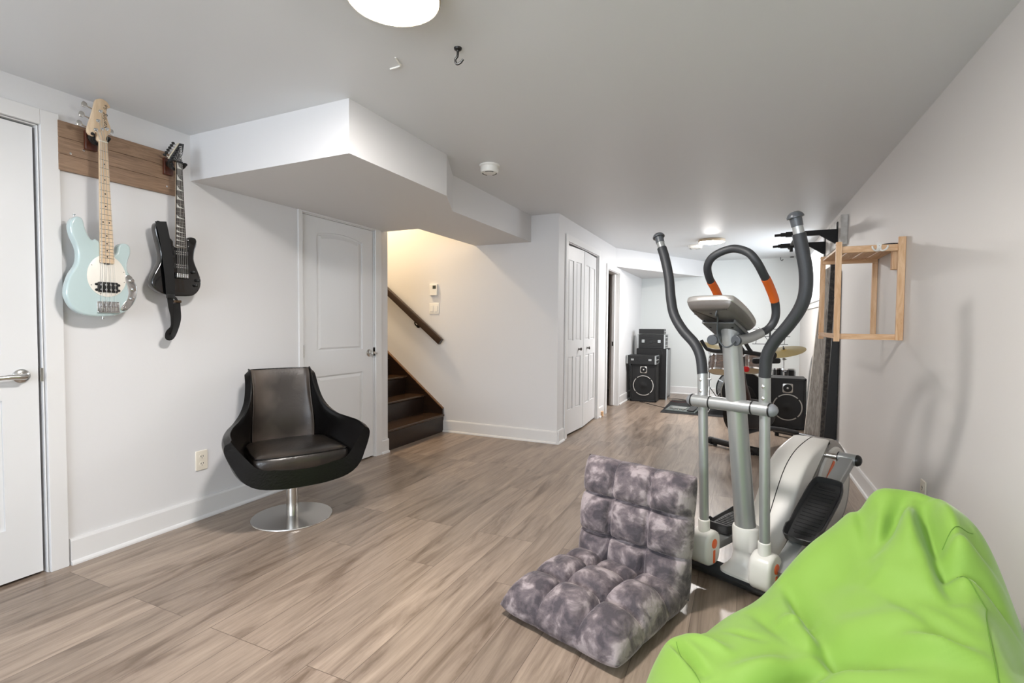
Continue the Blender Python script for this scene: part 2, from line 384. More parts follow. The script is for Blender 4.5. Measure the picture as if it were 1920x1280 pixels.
ML = lambda y, z, d=0: frame((0, 1, 0), (0, 0, 1), (1, 0, 0), (XL+d, y, z))       # faces +X on the left wall
def casing(bm, M, x0, x1, top, w=.068, t=.015, head=True, sides='lr'):
    if 'l' in sides: box(bm, (x0-w, 0, 0), (x0, top+(w if head else 0), t), M)
    if 'r' in sides: box(bm, (x1, 0, 0), (x1+w, top+(w if head else 0), t), M)
    if head: box(bm, (x0, top, 0), (x1, top+w, t), M)
def jamb(bm, M, x0, x1, top, d):
    box(bm, (x0-.0, 0, -d), (x0+.008, top, 0), M); box(bm, (x1-.008, 0, -d), (x1, top, 0), M); box(bm, (x0, top-.008, -d), (x1, top, 0), M)
DARK = mat('dark_gap', '1c1a18', .9)
def lever(parent, M, s=1):
    b = new(); lathe(b, [(.031, 0), (.031, .006), (.026, .011), (.012, .013), (.012, .04)], M, 28); obj('rosette', b, STEEL, parent)
    b = new(); tube(b, [M @ Vector(p) for p in ((0, 0, .045), (-.02*s, 0, .048), (-.06*s, .001, .047), (-.1*s, -.002, .045), (-.118*s, -.006, .043))], [.013, .0125, .0115, .010, .009, .008], k=5)
    return obj('handle', b, STEEL, parent)
# door_1
w = D1[1]-D1[0]-.026; M = ML(D1[0]+.011, .012, -.012)
b = new(); panel_door(b, w, D1[2]-.024, [(.125, .23, w-.125, .80, 0), (.125, 1.0, w-.125, 1.90, .07)], M)
d1 = struct('door_1', b, DOOR, smooth=False)
b = new(); M0 = ML(0, 0); casing(b, M0, D1[0], D1[1]+.004, D1[2]+.003); jamb(b, M0, D1[0], D1[1]+.004, D1[2]+.004, WT); obj('casing', b, TRIM, d1, smooth=False, bevel=.002)
b = new(); box(b, (D1[0], 0, -WT-.01), (D1[1], D1[2], -WT+.02), M0); obj('gap_blackout_board', b, DARK, d1, smooth=False)  # dark board added behind the door so no light leaks through the gaps
hd = lever(d1, ML(1.103, .914, -.012))
b = new(); box(b, (1.1665, .885, -.02), (1.176, .945, .001), M0); obj('strike_plate', b, STEEL, d1, smooth=False)
# door_2
w = D2[1]-D2[0]-.02; M = ML(D2[0]+.008, .012, -.008)
b = new(); panel_door(b, w, D2[2]-.02, [(.14, .22, w-.13, .74, 0), (.14, .93, w-.13, 1.84, .03)], M)
d2 = struct('door_2', b, DOOR, smooth=False)
b = new(); casing(b, M0, D2[0], D2[1]+.004, 0, w=.03, head=False, sides='l') if 0 else None
box(b, (D2[0]-.035, 0, 0), (D2[0], ZB, .014), M0); box(b, (D2[1]+.003, 0, 0), (D2[1]+.08, ZB, .014), M0); box(b, (D2[0], D2[2], 0), (D2[1]+.003, ZB, .014), M0)
jamb(b, M0, D2[0], D2[1]+.004, D2[2]+.002, WT); obj('casing', b, TRIM, d2, smooth=False, bevel=.002)
b = new(); box(b, (D2[0], 0, -WT-.01), (D2[1], D2[2], -WT+.02), M0); obj('gap_blackout_board', b, DARK, d2, smooth=False)  # same added dark backing, keeps the door gaps black
lever(d2, ML(3.372, .905, -.008), s=-.42)
b = new(); box(b, (3.432, .88, -.012), (3.442, .95, .004), M0); obj('strike_plate', b, mat('dark_bronze', '2a2420', .4, .8), d2, smooth=False)
for z in (.95, 1.70):
    b = new(); cyl(b, (XL+.003, 2.662, z-.045), (XL+.003, 2.662, z+.045), .005, 10); obj('hinge', b, STEEL if z < 1 else TRIM, d2)
# door_3: bifold closet doors
MC = lambda y, z, d=0: frame((0, 1, 0), (0, 0, 1), (1, 0, 0), (XC+d, y, z))
def leaf(name, ya, yb, da, db, knob_y):
    L_ = math.hypot(yb-ya, db-da); ux = Vector((db-da, yb-ya, 0)).normalized(); nz = ux.cross(Vector((0, 0, 1)))
    if nz.x < 0: nz = -nz
    M = frame(ux, (0, 0, 1), nz, (XC+da, ya, .022)); b = new(); hh = 1.945; g = L_/2
    cells = []
    for x0, x1 in ((.075, g-.035), (g+.035, L_-.075)):
        cells += [(x0, .25, x1, .80, 0), (x0, .97, x1, 1.80, 0)]
    panel_door(b, L_, hh, cells, M, .03)
    o = struct(name, b, DOOR, smooth=False)
    k = new(); yk = knob_y-ya; lathe(k, [(.013, 0), (.013, .004), (.006, .006), (.006, .018), (.015, .022), (.017, .03), (.012, .036), (.001, .037)], M @ Matrix.Translation((yk, .872, 0)), 20)
    obj('knob', k, mat('dark_nickel', '55524e', .3, .9), o); return o
d3 = leaf('door_3', BF[0]+.008, 5.372, -.02, .014, 5.235)
d3b = leaf('door_4', 5.380, BF[1]-.006, .016, -.02, 5.545)
b = new(); MC0 = MC(0, 0); casing(b, MC0, BF[0], BF[1], BF[2]-.0); jamb(b, MC0, BF[0], BF[1], BF[2], CT); obj('casing', b, TRIM, d3, smooth=False, bevel=.002)
b = new(); box(b, (BF[0], 0, -CT-.01), (BF[1], BF[2], -CT+.01), MC0); obj('closet_back_board', b, DARK, d3, smooth=False)
# door_5: pocket door edge in the open doorway
b = new(); casing(b, MC0, DW[0], DW[1], DW[2], .065); obj_c = b
d5 = struct('door_5', b, TRIM, smooth=False, bevel=.002)
b = new(); jamb(b, MC0, DW[0], DW[1], DW[2], CT); obj('jamb', b, TRIM, d5, smooth=False)
b = new(); box(b, (DW[0]+.008, .01, -.08), (DW[0]+.05, DW[2]-.01, -.045), MC0); box(b, (DW[1]-.06, .01, -.085), (DW[1]-.008, DW[2]-.01, -.045), MC0); obj('pocket_door_edge', b, DOOR, d5, smooth=False, bevel=.003)
b = new(); box(b, (DW[1]-.061, .86, -.075), (DW[1]-.0605, .92, -.055), MC0); obj('latch', b, mat('dark_bronze'), d5, smooth=False)
# offcut of lumber showing in the gap at the foot of the wall
b = new(); obox(b, (XC+.012, 6.2, .035), .05, .05, .06, Matrix.Identity(4))
tag(obj('wood_block', b, wood('raw_pine', 'b98a5c', 'd9b185', (3, 3, 12)), smooth=False, bevel=.002), 'small raw wood block on floor beside the folding closet doors', 'wood block')

# ------------------------------------------------------------------ stairs
DW_ = wood('dark_stained_wood', '150d09', '2c1c12', (1.5, 14, 14), .28)
DWT = wood('stair_tread_wood', '2a1c14', '43301f', (12, 1.2, 10), .25)
st = thing('staircase', 'dark-stained wooden staircase rising left behind the white panel door', 'stairs', (-2.906, 4.09, 0))
RISE, RUN = .193, .243; ya, yb = 3.613-4.09, 4.542-4.09
for i in range(11):
    x = -i*RUN; z = (i+1)*RISE
    b = new(); box(b, (x-.02, ya, i*RISE), (x, yb, z-.026)); obj('riser', b, DW_, st, smooth=False)
    b = new(); prism(b, [(-RUN-.02, -.026), (.016, -.026), (.024, -.020), (.026, -.013), (.024, -.004), (.016, 0), (-RUN-.02, 0)], ya, yb, frame((1, 0, 0), (0, 0, 1), (0, -1, 0), (x, 0, z)) @ Matrix.Diagonal((1, 1, -1, 1))); obj('tread', b, DWT, st, smooth=False)
b = new(); s = RISE/RUN; L_ = 11*RUN
prism(b, [(0, .001), (.0, .255), (-L_, .255+L_*s), (-L_, L_*s-.05), (-.05, .001)], 4.542-4.09, 4.568-4.09, frame((1, 0, 0), (0, 0, 1), (0, -1, 0)) @ Matrix.Diagonal((1, 1, -1, 1)))
obj('stringer', b, DW_, st, smooth=False, bevel=.003)
b = new(); prism(b, [(0.002, .247), (.002, .257), (-L_, .259+L_*s), (-L_, .249+L_*s)], 4.537-4.09, 4.569-4.09, frame((1, 0, 0), (0, 0, 1), (0, -1, 0)) @ Matrix.Diagonal((1, 1, -1, 1)))
obj('stringer_cap', b, wood('worn_edge_wood', '4a3020', '8a6642', (1.5, 14, 14), .35), st, smooth=False)
# handrail
hr = thing('stair_handrail', 'dark wooden handrail sloping along the wall above the staircase', 'handrail', (-2.9, YS, 0))
p0, p1 = Vector((-2.90, 4.50, .965)), Vector((-5.2, 4.50, .965+2.30*.785)); dv = (p1-p0).normalized()
M = frame(dv, (0, 1, 0), dv.cross(Vector((0, 1, 0))), p0-Vector((-2.9, YS, 0)))
b = new(); L_ = (p1-p0).length; prism(b, rrect(-.022, -.035, .022, .035, .008), 0, L_, M @ frame((0, 1, 0), (0, 0, 1), (1, 0, 0)))
obj('rail', b, wood('handrail_wood', '22150e', '3c281b', (2, 10, 10), .3), hr)
for d in (.42, 1.5):
    q = p0+dv*d-Vector((-2.9, YS, 0)); b = new(); tube(b, [q+Vector((0, 0, -.03)), q+Vector((0, .0, -.07)), q+Vector((0, .035, -.095)), q+Vector((0, .068, -.095))], .007, k=5)
    cyl(b, q+Vector((0, .06, -.095)), q+Vector((0, .068, -.095)), .022); obj('bracket', b, mat('dark_bronze'), hr)

# ------------------------------------------------------------------ ceiling and wall fixtures
def lamp(name, x, y, z, r, label, glow, mm):
    t = thing(name, label, 'ceiling lamp', (x, y, z), group='round ceiling lamps')
    b = new(); lathe(b, [(r*.93, 0), (r, -.004), (r, -.031), (r-.004, -.036), (r-.009, -.035), (r-.009, -.031)], None, 56); obj('rim', b, mm, t)
    b = new(); lathe(b, [(r-.010, -.032), (r-.03, -.040), (r*.6, -.046), (0, -.048)], None, 48)
    obj('diffuser', b, mat('lamp_glow_'+str(glow[1]), 'ffffff', .4, emit=glow), t); return t
lamp('ceiling_lamp', -1.03, 1.318, H, .149, 'round flat ceiling light glowing white above the leather chair', ('fffaf6', LAMP_STRENGTH), mat('lamp_rim', 'b7a48a', .5))
lamp('ceiling_lamp', -.377, 6.70, H, .155, 'small round glowing ceiling light at the far end of the room', ('fffaf6', 210), mat('lamp_rim'))
st_lamp = lamp('ceiling_lamp', -3.78, 4.02, 3.08, .14, 'round warm lamp hung over the stairs, hidden by the bulkhead', ('ffe4be', 150), mat('lamp_rim'))
b = new(); cyl(b, (-3.78, 4.02, 3.08), (-3.78, 4.02, 4.7), .01); 
sr = obj('lamp_stem', b, WHITE, None); sr.parent = st_lamp; sr.location = (3.78, -4.02, -3.08)
def smoke(x, y, label):
    t = thing('smoke_detector', label, 'smoke detector', (x, y, H), group='smoke detectors on the ceiling')
    b = new(); lathe(b, [(.062, 0), (.062, -.008), (.058, -.012)], None, 40); obj('mounting_plate', b, WHITE, t)
    b = new(); lathe(b, [(.055, -.012), (.056, -.034), (.050, -.046), (.03, -.05), (0, -.05)], None, 40); obj('cover', b, WHITE, t)
    for a in range(3):
        b = new(); a0 = R(120*a+20); n = 8
        prism(b, [(.045*math.cos(a0+R(70)*i/n), .045*math.sin(a0+R(70)*i/n)) for i in range(n+1)]+[(.037*math.cos(a0+R(70)*i/n), .037*math.sin(a0+R(70)*i/n)) for i in range(n, -1, -1)], -.0502, -.048); obj('vent', b, mat('vent_grey', '77756f', .6), t)
    return t
smoke(-1.565, 3.02, 'white smoke detector on the ceiling beside the bulkhead').scale = (1.1, 1.1, 1.1)
smoke(-.60, 7.10, 'white smoke detector behind the far ceiling light').scale = (1.55, 1.55, .9)
hk = thing('ceiling_hook', 'black metal hook screwed into the ceiling near the big lamp', 'hook', (-1.021, 1.70, H))
b = new(); lathe(b, [(.016, 0), (.014, -.006), (.006, -.010), (.005, -.014)], None, 20); obj('plate', b, BLACK, hk)
b = new(); tube(b, [(0, 0, -.01), (-.002, 0, -.03), (-.012, 0, -.042), (-.006, .002, -.058), (.01, .003, -.056), (.022, .003, -.045)], .0045, k=6, n=10); obj('hook_arm', b, BLACK, hk)
b = new(); tube(b, [(-1.283, 1.655, H-.001), (-1.294, 1.69, H-.004), (-1.305, 1.715, H-.002), (-1.36, 1.72, H-.002)], .0035, k=5, n=8)
tag(obj('cable_clip', b, WHITE), 'bent white plastic strip stuck on ceiling before the bulkhead', 'clip')
b = new(); tube(b, [(.50, 8.80, H), (.50, 8.80, H-.03), (.515, 8.80, H-.055), (.535, 8.80, H-.045), (.53, 8.80, H-.03)], .004, k=5, n=8)
tag(obj('plant_hook', b, BLACK), 'small black hook on the ceiling close to the back wall', 'hook')
b = new(); box(b, (.63, 8.78, H-.012), (.68, 8.83, H)); tag(obj('ceiling_bracket', b, BLACK, bevel=.003), 'tiny black bracket on the ceiling near back wall window', 'bracket')
# thermostat, switch, outlets
t = thing('thermostat', 'white wall thermostat above the double light switch', 'thermostat', (-3.028, YS, 1.52))
b = new(); box(b, (-.048, -.026, -.062), (.048, 0, .062)); obj('case', b, WHITE, t, bevel=.006)
b = new(); box(b, (-.005, -.0275, .01), (.035, -.025, .045)); obj('display', b, mat('lcd', '3a4038', .3), t, smooth=False)
t = thing('light_switch', 'white double rocker light switch below the thermostat', 'light switch', (-3.028, YS, 1.32))
b = new(); box(b, (-.062, -.007, -.058), (.062, 0, .058)); obj('plate', b, WHITE, t, bevel=.004)
for s in (-1, 1):
    b = new(); box(b, (s*.027-.017, -.012, -.034), (s*.027+.017, -.006, .034)); obj('rocker', b, WHITE, t, bevel=.002)
def outlet(M, label):
    t = thing('wall_outlet', label, 'outlet', group='wall outlets'); t.matrix_world = M
    b = new(); rslab(b, rrect(-.036, -.058, .036, .058, .006), 0, .007, .003); obj('plate', b, mat('outlet_plate', 'e4dccc', .35), t)
    for s in (-1, 1):
        b = new(); prism(b, circ(0, s*.021, .0165, .0145, 20), .006, .009); r_ = obj('receptacle', b, mat('outlet_plate'), t)
        b = new(); box(b, (-.008, s*.021-.001, .0085), (-.005, s*.021+.008, .0095)); box(b, (.005, s*.021-.001, .0085), (.008, s*.021+.008, .0095)); prism(b, circ(0, s*.021-.007, .0025, n=10), .0085, .0095)
        obj('slot', b, DARK, r_, smooth=False)
outlet(ML(1.90, .345), 'cream double outlet on the left wall beside the leather chair')
outlet(frame((0, -1, 0), (0, 0, 1), (-1, 0, 0), (XR, 2.96, .375)), 'white double outlet on the right wall above the bean bag')

# ------------------------------------------------------------------ guitars on the left wall
bo = thing('guitar_mounting_board', 'long oak plank board on the left wall holding both guitar hangers', 'wall board', (XL, 1.51, 1.97))
OAK = wood('oak_board', '745b47', 'a0836a', (8, 1.1, 12), .5, 4)
for i in range(3):
    z0 = -.115+i*.0755; b = new(); box(b, (0, -.266, z0), (.018, .262, z0+.0745)); obj('plank', b, OAK, bo, smooth=False, bevel=.0015)
for y, z in ((-.17, .0), (.21, -.075), (-.22, -.03)):
    b = new(); lathe(b, [(.005, .018), (.005, .0195), (.001, .02)], frame((0, 1, 0), (0, 0, 1), (1, 0, 0), (0, y, z)), 12); obj('screw', b, CHROME, bo)
def hanger(yc, zc, label, zy, gap, reach):
    t = thing('guitar_hanger', label, 'guitar hanger', (XL+.018, yc, zc), group='guitar hangers on the oak board')
    b = new(); box(b, (0, -.024, -.045), (.02, .024, .045)); obj('block', b, wood('mahogany', '3a1a10', '5c2e1c', (10, 10, 2), .35), t, bevel=.003)
    b = new(); cyl(b, (.02, 0, .012), (.03, 0, .012), .018); cyl(b, (.03, 0, .012), (reach-.02, 0, zy-.02), .008); obj('arm', b, BLACK, t)
    b = new(); tube(b, [(reach+.022, -gap, zy+.012), (reach+.012, -gap-.004, zy), (reach-.005, -gap*.8, zy-.016), (reach-.02, 0, zy-.022), (reach-.005, gap*.8, zy-.016), (reach+.012, gap+.004, zy), (reach+.022, gap, zy+.012)], .0075, k=6, n=12); obj('yoke', b, BLACK, t)
    for s in (-1, 1):
        b = new(); lathe(b, [(.006, 0), (.011, .003), (.010, .007), (.006, .011), (.008, .016), (.005, .022), (.001, .023)], frame((0, 1, 0), (0, 0, 1), (1, 0, 0), (reach+.012, s*(gap+.002), zy+.006)), 16); obj('pad', b, BLACKM, t)
    return t
hanger(1.365, 2.02, 'wooden block hanger with black yoke behind the pale blue bass', .004, .031, .072)
hanger(1.722, 2.00, 'wooden block hanger with black yoke behind the black guitar', .005, .036, .075)

XG = .108     # front face of the guitar bodies in front of the wall plane
def G(pts): return pts
BODY = [(1.349, 1.542), (1.327, 1.54), (1.313, 1.557), (1.301, 1.589), (1.293, 1.626), (1.28, 1.638), (1.265, 1.636), (1.251, 1.622), (1.243, 1.6), (1.243, 1.575), (1.249, 1.547), (1.259, 1.52), (1.267, 1.496), (1.271, 1.467), (1.268, 1.433), (1.259, 1.407), (1.242, 1.376), (1.23, 1.342), (1.222, 1.304), (1.222, 1.275), (1.23, 1.247), (1.243, 1.222), (1.263, 1.202), (1.291, 1.188), (1.331, 1.182), (1.369, 1.182), (1.415, 1.188), (1.455, 1.203), (1.484, 1.227), (1.506, 1.26), (1.517, 1.301), (1.515, 1.338), (1.503, 1.364), (1.487, 1.386), (1.475, 1.407), (1.472, 1.43), (1.476, 1.457), (1.487, 1.49), (1.489, 1.513), (1.484, 1.533), (1.469, 1.543), (1.449, 1.54), (1.436, 1.528), (1.432, 1.51), (1.427, 1.491), (1.415, 1.479), (1.409, 1.478)]
def rel(pts, o): return [(p[0]-o[0], p[1]-o[1]) for p in pts]
O = (1.38, 1.40)
bg = thing('bass_guitar', 'pale blue four-string bass guitar hanging on the left wall board', 'bass guitar'); bg.matrix_world = frame((0, 1, 0), (0, 0, 1), (1, 0, 0), (XL, *O))
BLUE = mat('pale_blue_lacquer', 'b6c8c8', .18, coat=.8)
b = new(); rslab(b, smooth2(rel(BODY, O), 3), XG-.042, XG, .009, seg=5); obj('body', b, BLUE, bg)
# pickguard (rounded egg)
b = new(); pg = []
for i in range(48):
    a = 2*PI*i/48; rx = .0815; ry = .1; pg.append((1.3825+rx*math.cos(a)*(1-.05*math.sin(a))-O[0], 1.376+ry*math.sin(a)-O[1]))
rslab(b, pg, XG-.001, XG+.0022, .0008, seg=2); pgo = obj('pickguard', b, mat('ivory_pickguard', 'e3ded4', .3), bg)
for i in (2, 9, 15, 20, 28, 33, 40, 46):
    q = inset(pg, .007)[i]; b = new(); lathe(b, [(.0028, XG+.002), (.002, XG+.0034), (.0003, XG+.0036)], Matrix.Translation((q[0], q[1], 0)), 10); obj('screw', b, STEEL, pgo)
MAPLE = wood('maple_neck', 'cdb190', 'e2cbad', (14, 1.5, 10), .35, 3, .5)
nb = (1.3505-O[0], 1.4105-O[0], 1.446-O[1]); nn = (1.3565-O[0], 1.3905-O[0], 2.007-O[1])
def neck(parent, nb, nn, zf, th, mm, fm=None):
    """neck back + fretboard; nb=(xl,xr,y) at the body end, nn at the nut"""
    b = new(); n = 10; rings = []
    for (xl, xr, y) in ((nb[0], nb[1], nb[2]+.0), (nn[0], nn[1], nn[2])):
        c, hw = (xl+xr)/2, (xr-xl)/2
        rings.append([(xl, y, zf-.005), (xr, y, zf-.005)]+[(c+hw*math.cos(PI*i/n), y, zf-.005-th*math.sin(PI*i/n)) for i in range(1, n)])
    loft(b, rings); nk = obj('neck', b, mm, parent)
    b = new(); prism(b, [(nb[0], nb[2]), (nb[1], nb[2]), (nn[1], nn[2]), (nn[0], nn[2])], zf-.005, zf); obj('fretboard', b, fm or mm, parent, smooth=False, bevel=.001)
ZF = XG+.012
neck(bg, nb, nn, ZF, .017, MAPLE)
b = new(); rslab(b, rrect(nb[0], nb[2]-.010, nb[1], nb[2]+.001, .005), ZF-.005, ZF-.0003, .001, seg=2); obj('fretboard_end', b, MAPLE, bg)
b = new(); box(b, (-.010, nb[2]-.015, XG+.001), (.010, nb[2]-.008, ZF-.002)); obj('truss_rod_wheel', b, BLACK, bg)
FW = mat('fret_wire', '8f8a80', .3, .9)
def ylerp(t, i): return nn[i]+(nb[i]-nn[i])*t
def frets(parent, nb, nn, scale, count, zf, mm, bridge_y):
    for k in range(1, count+1):
        y = nn[2]-scale*(1-2**(-k/12)); t = (nn[2]-y)/(nn[2]-nb[2])
        if t > .995: break
        xl, xr = nn[0]+(nb[0]-nn[0])*t, nn[1]+(nb[1]-nn[1])*t
        b = new(); cyl(b, (xl+.0006, y, zf), (xr-.0006, y, zf), .0011, 8); obj('fret', b, mm, parent)
SCALE = nn[2]-(1.228-O[1])
frets(bg, nb, nn, SCALE, 21, ZF, FW, 0)
def fy(k, nn, scale): return nn[2]-scale*(1-2**(-k/12))
for k in (3, 5, 7, 9, 12, 15, 17, 19, 21):
    y = (fy(k, nn, SCALE)+fy(k-1, nn, SCALE))/2; t = (nn[2]-y)/(nn[2]-nb[2]); cx = ((nn[0]+nn[1])+((nb[0]+nb[1])-(nn[0]+nn[1]))*t)/2
    for dx in ((0,) if k != 12 else (-.013, .013)):
        b = new(); prism(b, circ(cx+dx, y, .0033, n=14), ZF-.001, ZF+.0004); obj('dot_inlay', b, BLACK, bg, smooth=False)
b = new(); box(b, (nn[0], nn[2]-.002, ZF-.004), (nn[1], nn[2]+.003, ZF+.003)); obj('nut', b, mat('bone', 'e9e2d0', .4), bg, smooth=False)
HEAD = [(1.3565, 2.006), (1.351, 2.02), (1.350, 2.04), (1.345, 2.042), (1.338, 2.022), (1.325, 2.022), (1.313, 2.035), (1.315, 2.059), (1.326, 2.099), (1.339, 2.152), (1.347, 2.188), (1.356, 2.201), (1.372, 2.209), (1.388, 2.206), (1.398, 2.199), (1.408, 2.186), (1.406, 2.178), (1.398, 2.173), (1.393, 2.162), (1.393, 2.142), (1.397, 2.116), (1.405, 2.095), (1.41, 2.073), (1.404, 2.057), (1.394, 2.043), (1.389, 2.025), (1.3905, 2.006)]
b = new(); rslab(b, smooth2(rel(HEAD, O), 2), ZF-.020, ZF-.006, .002, seg=2); obj('headstock', b, MAPLE, bg)
def rl(p, O): return (p[0]-O[0], p[1]-O[1])
ZH = ZF-.006
for p, s in (((1.366, 2.147), -1), ((1.355, 2.099), -1), ((1.345, 2.054), -1), ((1.391, 2.073), 1)):
    x, y = rl(p, O); b = new(); lathe(b, [(.0075, ZH), (.0075, ZH+.0015), (.0045, ZH+.002), (.004, ZH+.011), (.0048, ZH+.013), (.001, ZH+.0135)], Matrix.Translation((x, y, 0)), 18); po = obj('tuning_post', b, CHROME, bg)
    L_ = .042 if s < 0 else .018; b = new(); cyl(b, (x, y, ZH-.022), (x+s*L_, y+.012*(s < 0), ZH-.022), .003, 10)
    M = frame(Vector((s, .28 if s < 0 else 0, 0)).normalized(), Vector((-.28 if s < 0 else 0, s, 0)).normalized()*s, (0, 0, 1), (x+s*L_, y+.012*(s < 0), ZH-.022))
    rslab(b, smooth2([(0, -.003), (.006, -.012), (.018, -.013), (.022, -.004), (.022, .004), (.018, .013), (.006, .012), (0, .003)], 3), -.0022, .0022, .001, M, seg=2)
    obj('tuning_key', b, STEEL, po)
b = new(); lathe(b, [(.006, ZH), (.006, ZH+.005), (.001, ZH+.006)], Matrix.Translation((1.371-O[0], 2.066-O[1], 0)), 16); obj('string_retainer', b, CHROME, bg)
text('maker_lettering', 'Sterling', .0255, frame((-.06, 1, 0), (-1, -.06, 0), (0, 0, 1), (1.3845-O[0], 2.108-O[1], ZH+.0003)), mat('ink', '1a1512', .5), bg, .0002, .35, .95)
text('model_lettering', 'Sub', .019, frame((.20, 1, 0), (-1, .20, 0), (0, 0, 1), (1.388-O[0], 2.172-O[1], ZH+.0003)), mat('ink'), bg, .0002, .35, .9)
# pickup, bridge, control plate, strings
b = new(); rslab(b, rrect(1.341-O[0], 1.297-O[1], 1.426-O[0], 1.346-O[1], .006), XG+.001, XG+.009, .002, seg=2)
for s in (1.3365, 1.4305):
    for q in (1.308, 1.334): prism(b, circ(s-O[0], q-O[1], .006, n=14), XG+.001, XG+.005)
pu = obj('pickup', b, BLACK, bg)
for i in range(4):
    for q in (1.310, 1.333):
        b = new(); lathe(b, [(.005, XG+.008), (.005, XG+.0102), (.001, XG+.0105)], Matrix.Translation((1.355+i*.0192-O[0], q-O[1], 0)), 14); obj('pole_piece', b, CHROME, pu)
b = new(); rslab(b, rrect(1.338-O[0], 1.2-O[1], 1.432-O[0], 1.254-O[1], .004), XG, XG+.004, .001, seg=2); box(b, (1.34-O[0], 1.2-O[1], XG+.003), (1.43-O[0], 1.206-O[1], XG+.012)); br = obj('bridge', b, CHROME, bg)
for i in range(4):
    x = 1.3535+i*.0195-O[0]; b = new(); box(b, (x-.0075, 1.222-O[1], XG+.003), (x+.0075, 1.244-O[1], XG+.012)); cyl(b, (x-.007, 1.230-O[1], XG+.012), (x+.007, 1.230-O[1], XG+.012), .003, 10); obj('saddle', b, CHROME, br)
PL = [(1.469, 1.389), (1.487, 1.383), (1.503, 1.355), (1.510, 1.324), (1.509, 1.291), (1.497, 1.258), (1.478, 1.228), (1.455, 1.212), (1.440, 1.213), (1.437, 1.224), (1.448, 1.243), (1.465, 1.266), (1.472, 1.294), (1.47, 1.321), (1.464, 1.347), (1.459, 1.372)]
b = new(); rslab(b, smooth2(rel(PL, O), 3), XG, XG+.003, .0008, seg=2); cp = obj('control_plate', b, CHROME, bg)
for p in ((1.485, 1.362), (1.494, 1.319), (1.485, 1.272)):
    b = new(); lathe(b, [(.0095, XG+.003), (.009, XG+.014), (.0075, XG+.017), (.001, XG+.0172)], Matrix.Translation((*rl(p, O), 0)), 22); obj('knob', b, CHROME, cp)
b = new(); lathe(b, [(.008, XG+.003), (.0075, XG+.006), (.004, XG+.006), (.004, XG+.004)], Matrix.Translation((*rl((1.455, 1.232), O), 0)), 18); obj('jack', b, CHROME, cp)
SS = mat('string_steel', 'b5b3ae', .3, .9)
posts = [(1.345, 2.054), (1.355, 2.099), (1.366, 2.147), (1.391, 2.073)]
for i in range(4):
    xb = 1.3535+i*.0195-O[0]; xn = nn[0]+.005+i*.0083; b = new(); r = .0013-.0002*i
    px, py = rl(posts[i], O)
    tube(b, [(xb, 1.205-O[1], XG+.010), (xb, 1.230-O[1], XG+.0155), (xn, nn[2], ZF+.004), (px+.004, py, ZH+.006)], r, 8); obj('string', b, SS, bg)
for x, y, d in ((1.266, 1.641, 1), (1.372, 1.178, -1)):
    b = new(); lathe(b, [(.003, 0), (.003, .006), (.006, .009), (.006, .011), (.001, .012)], frame((1, 0, 0), (0, 0, -1), (0, d, 0), (x-O[0], y-O[1]-d*.003, XG-.02)), 14); obj('strap_button', b, CHROME, bg)

# black six-string
O2 = (1.73, 1.45)
gg = thing('electric_guitar', 'black electric guitar with strap hanging right of the pale bass', 'electric guitar'); gg.matrix_world = frame((0, 1, 0), (0, 0, 1), (1, 0, 0), (XL, *O2))
GB = [(1.702, 1.561), (1.697, 1.588), (1.685, 1.602), (1.668, 1.614), (1.655, 1.647), (1.64, 1.674), (1.617, 1.675), (1.606, 1.649), (1.613, 1.602), (1.625, 1.55), (1.632, 1.507), (1.626, 1.469), (1.607, 1.429), (1.592, 1.395), (1.585, 1.362), (1.593, 1.336), (1.616, 1.316), (1.652, 1.303), (1.711, 1.297), (1.779, 1.3), (1.808, 1.31), (1.832, 1.335), (1.844, 1.365), (1.844, 1.4), (1.83, 1.44), (1.816, 1.473), (1.807, 1.507), (1.811, 1.547), (1.823, 1.589), (1.823, 1.613), (1.813, 1.625), (1.792, 1.626), (1.775, 1.619), (1.769, 1.599), (1.772, 1.576), (1.76, 1.563)]
b = new(); rslab(b, smooth2(rel(GB, O2), 3), XG-.042, XG, .008, seg=5); obj('body', b, GLOSSB, gg)
nb2 = (1.7015-O2[0], 1.7575-O2[0], 1.561-O2[1]); nn2 = (1.7105-O2[0], 1.7425-O2[0], 2.012-O2[1]); ROSE = mat('dark_fretboard', '1b1412', .45)
neck(gg, nb2, nn2, ZF, .016, wood('neck_cream', 'cbb394', 'd9c6aa', (14, 1.5, 10)), ROSE)
SC2 = nn2[2]-(1.415-O2[1]); FW2 = mat('bright_fret_wire', 'c9c6bf', .25, .9)
frets(gg, nb2, nn2, SC2, 24, ZF, FW2, 0)
PEARL = mat('pearl_inlay', 'd9d8d2', .25, coat=.5)
for k in (1, 3, 5, 7, 9, 12, 15, 17, 19, 21, 24):
    ya_, yb_ = fy(k-1, nn2, SC2)-.0015, fy(k, nn2, SC2)+.0015; t = (nn2[2]-ya_)/(nn2[2]-nb2[2])
    if t > 1: continue
    xl, xr = nn2[0]+(nb2[0]-nn2[0])*t+.003, nn2[1]+(nb2[1]-nn2[1])*t-.003
    b = new(); prism(b, [(xl, yb_), (xr, yb_), (xl+(xr-xl)*.35, yb_+(ya_-yb_)*.35), (xl, ya_)], ZF-.001, ZF+.0004); obj('sharkfin_inlay', b, PEARL, gg, smooth=False)
b = new(); box(b, (nn2[0], nn2[2]-.002, ZF-.003), (nn2[1], nn2[2]+.008, ZF+.005)); obj('locking_nut', b, BLACK, gg, bevel=.001)
GH = [(1.7105, 2.012), (1.706, 2.018), (1.692, 2.012), (1.678, 2.018), (1.680, 2.028), (1.731, 2.118), (1.757, 2.122), (1.752, 2.089), (1.745, 2.041), (1.7425, 2.012)]
b = new(); prism(b, rel(GH, O2), ZF-.018, ZF-.005); obj('headstock', b, GLOSSB, gg, bevel=.0015)
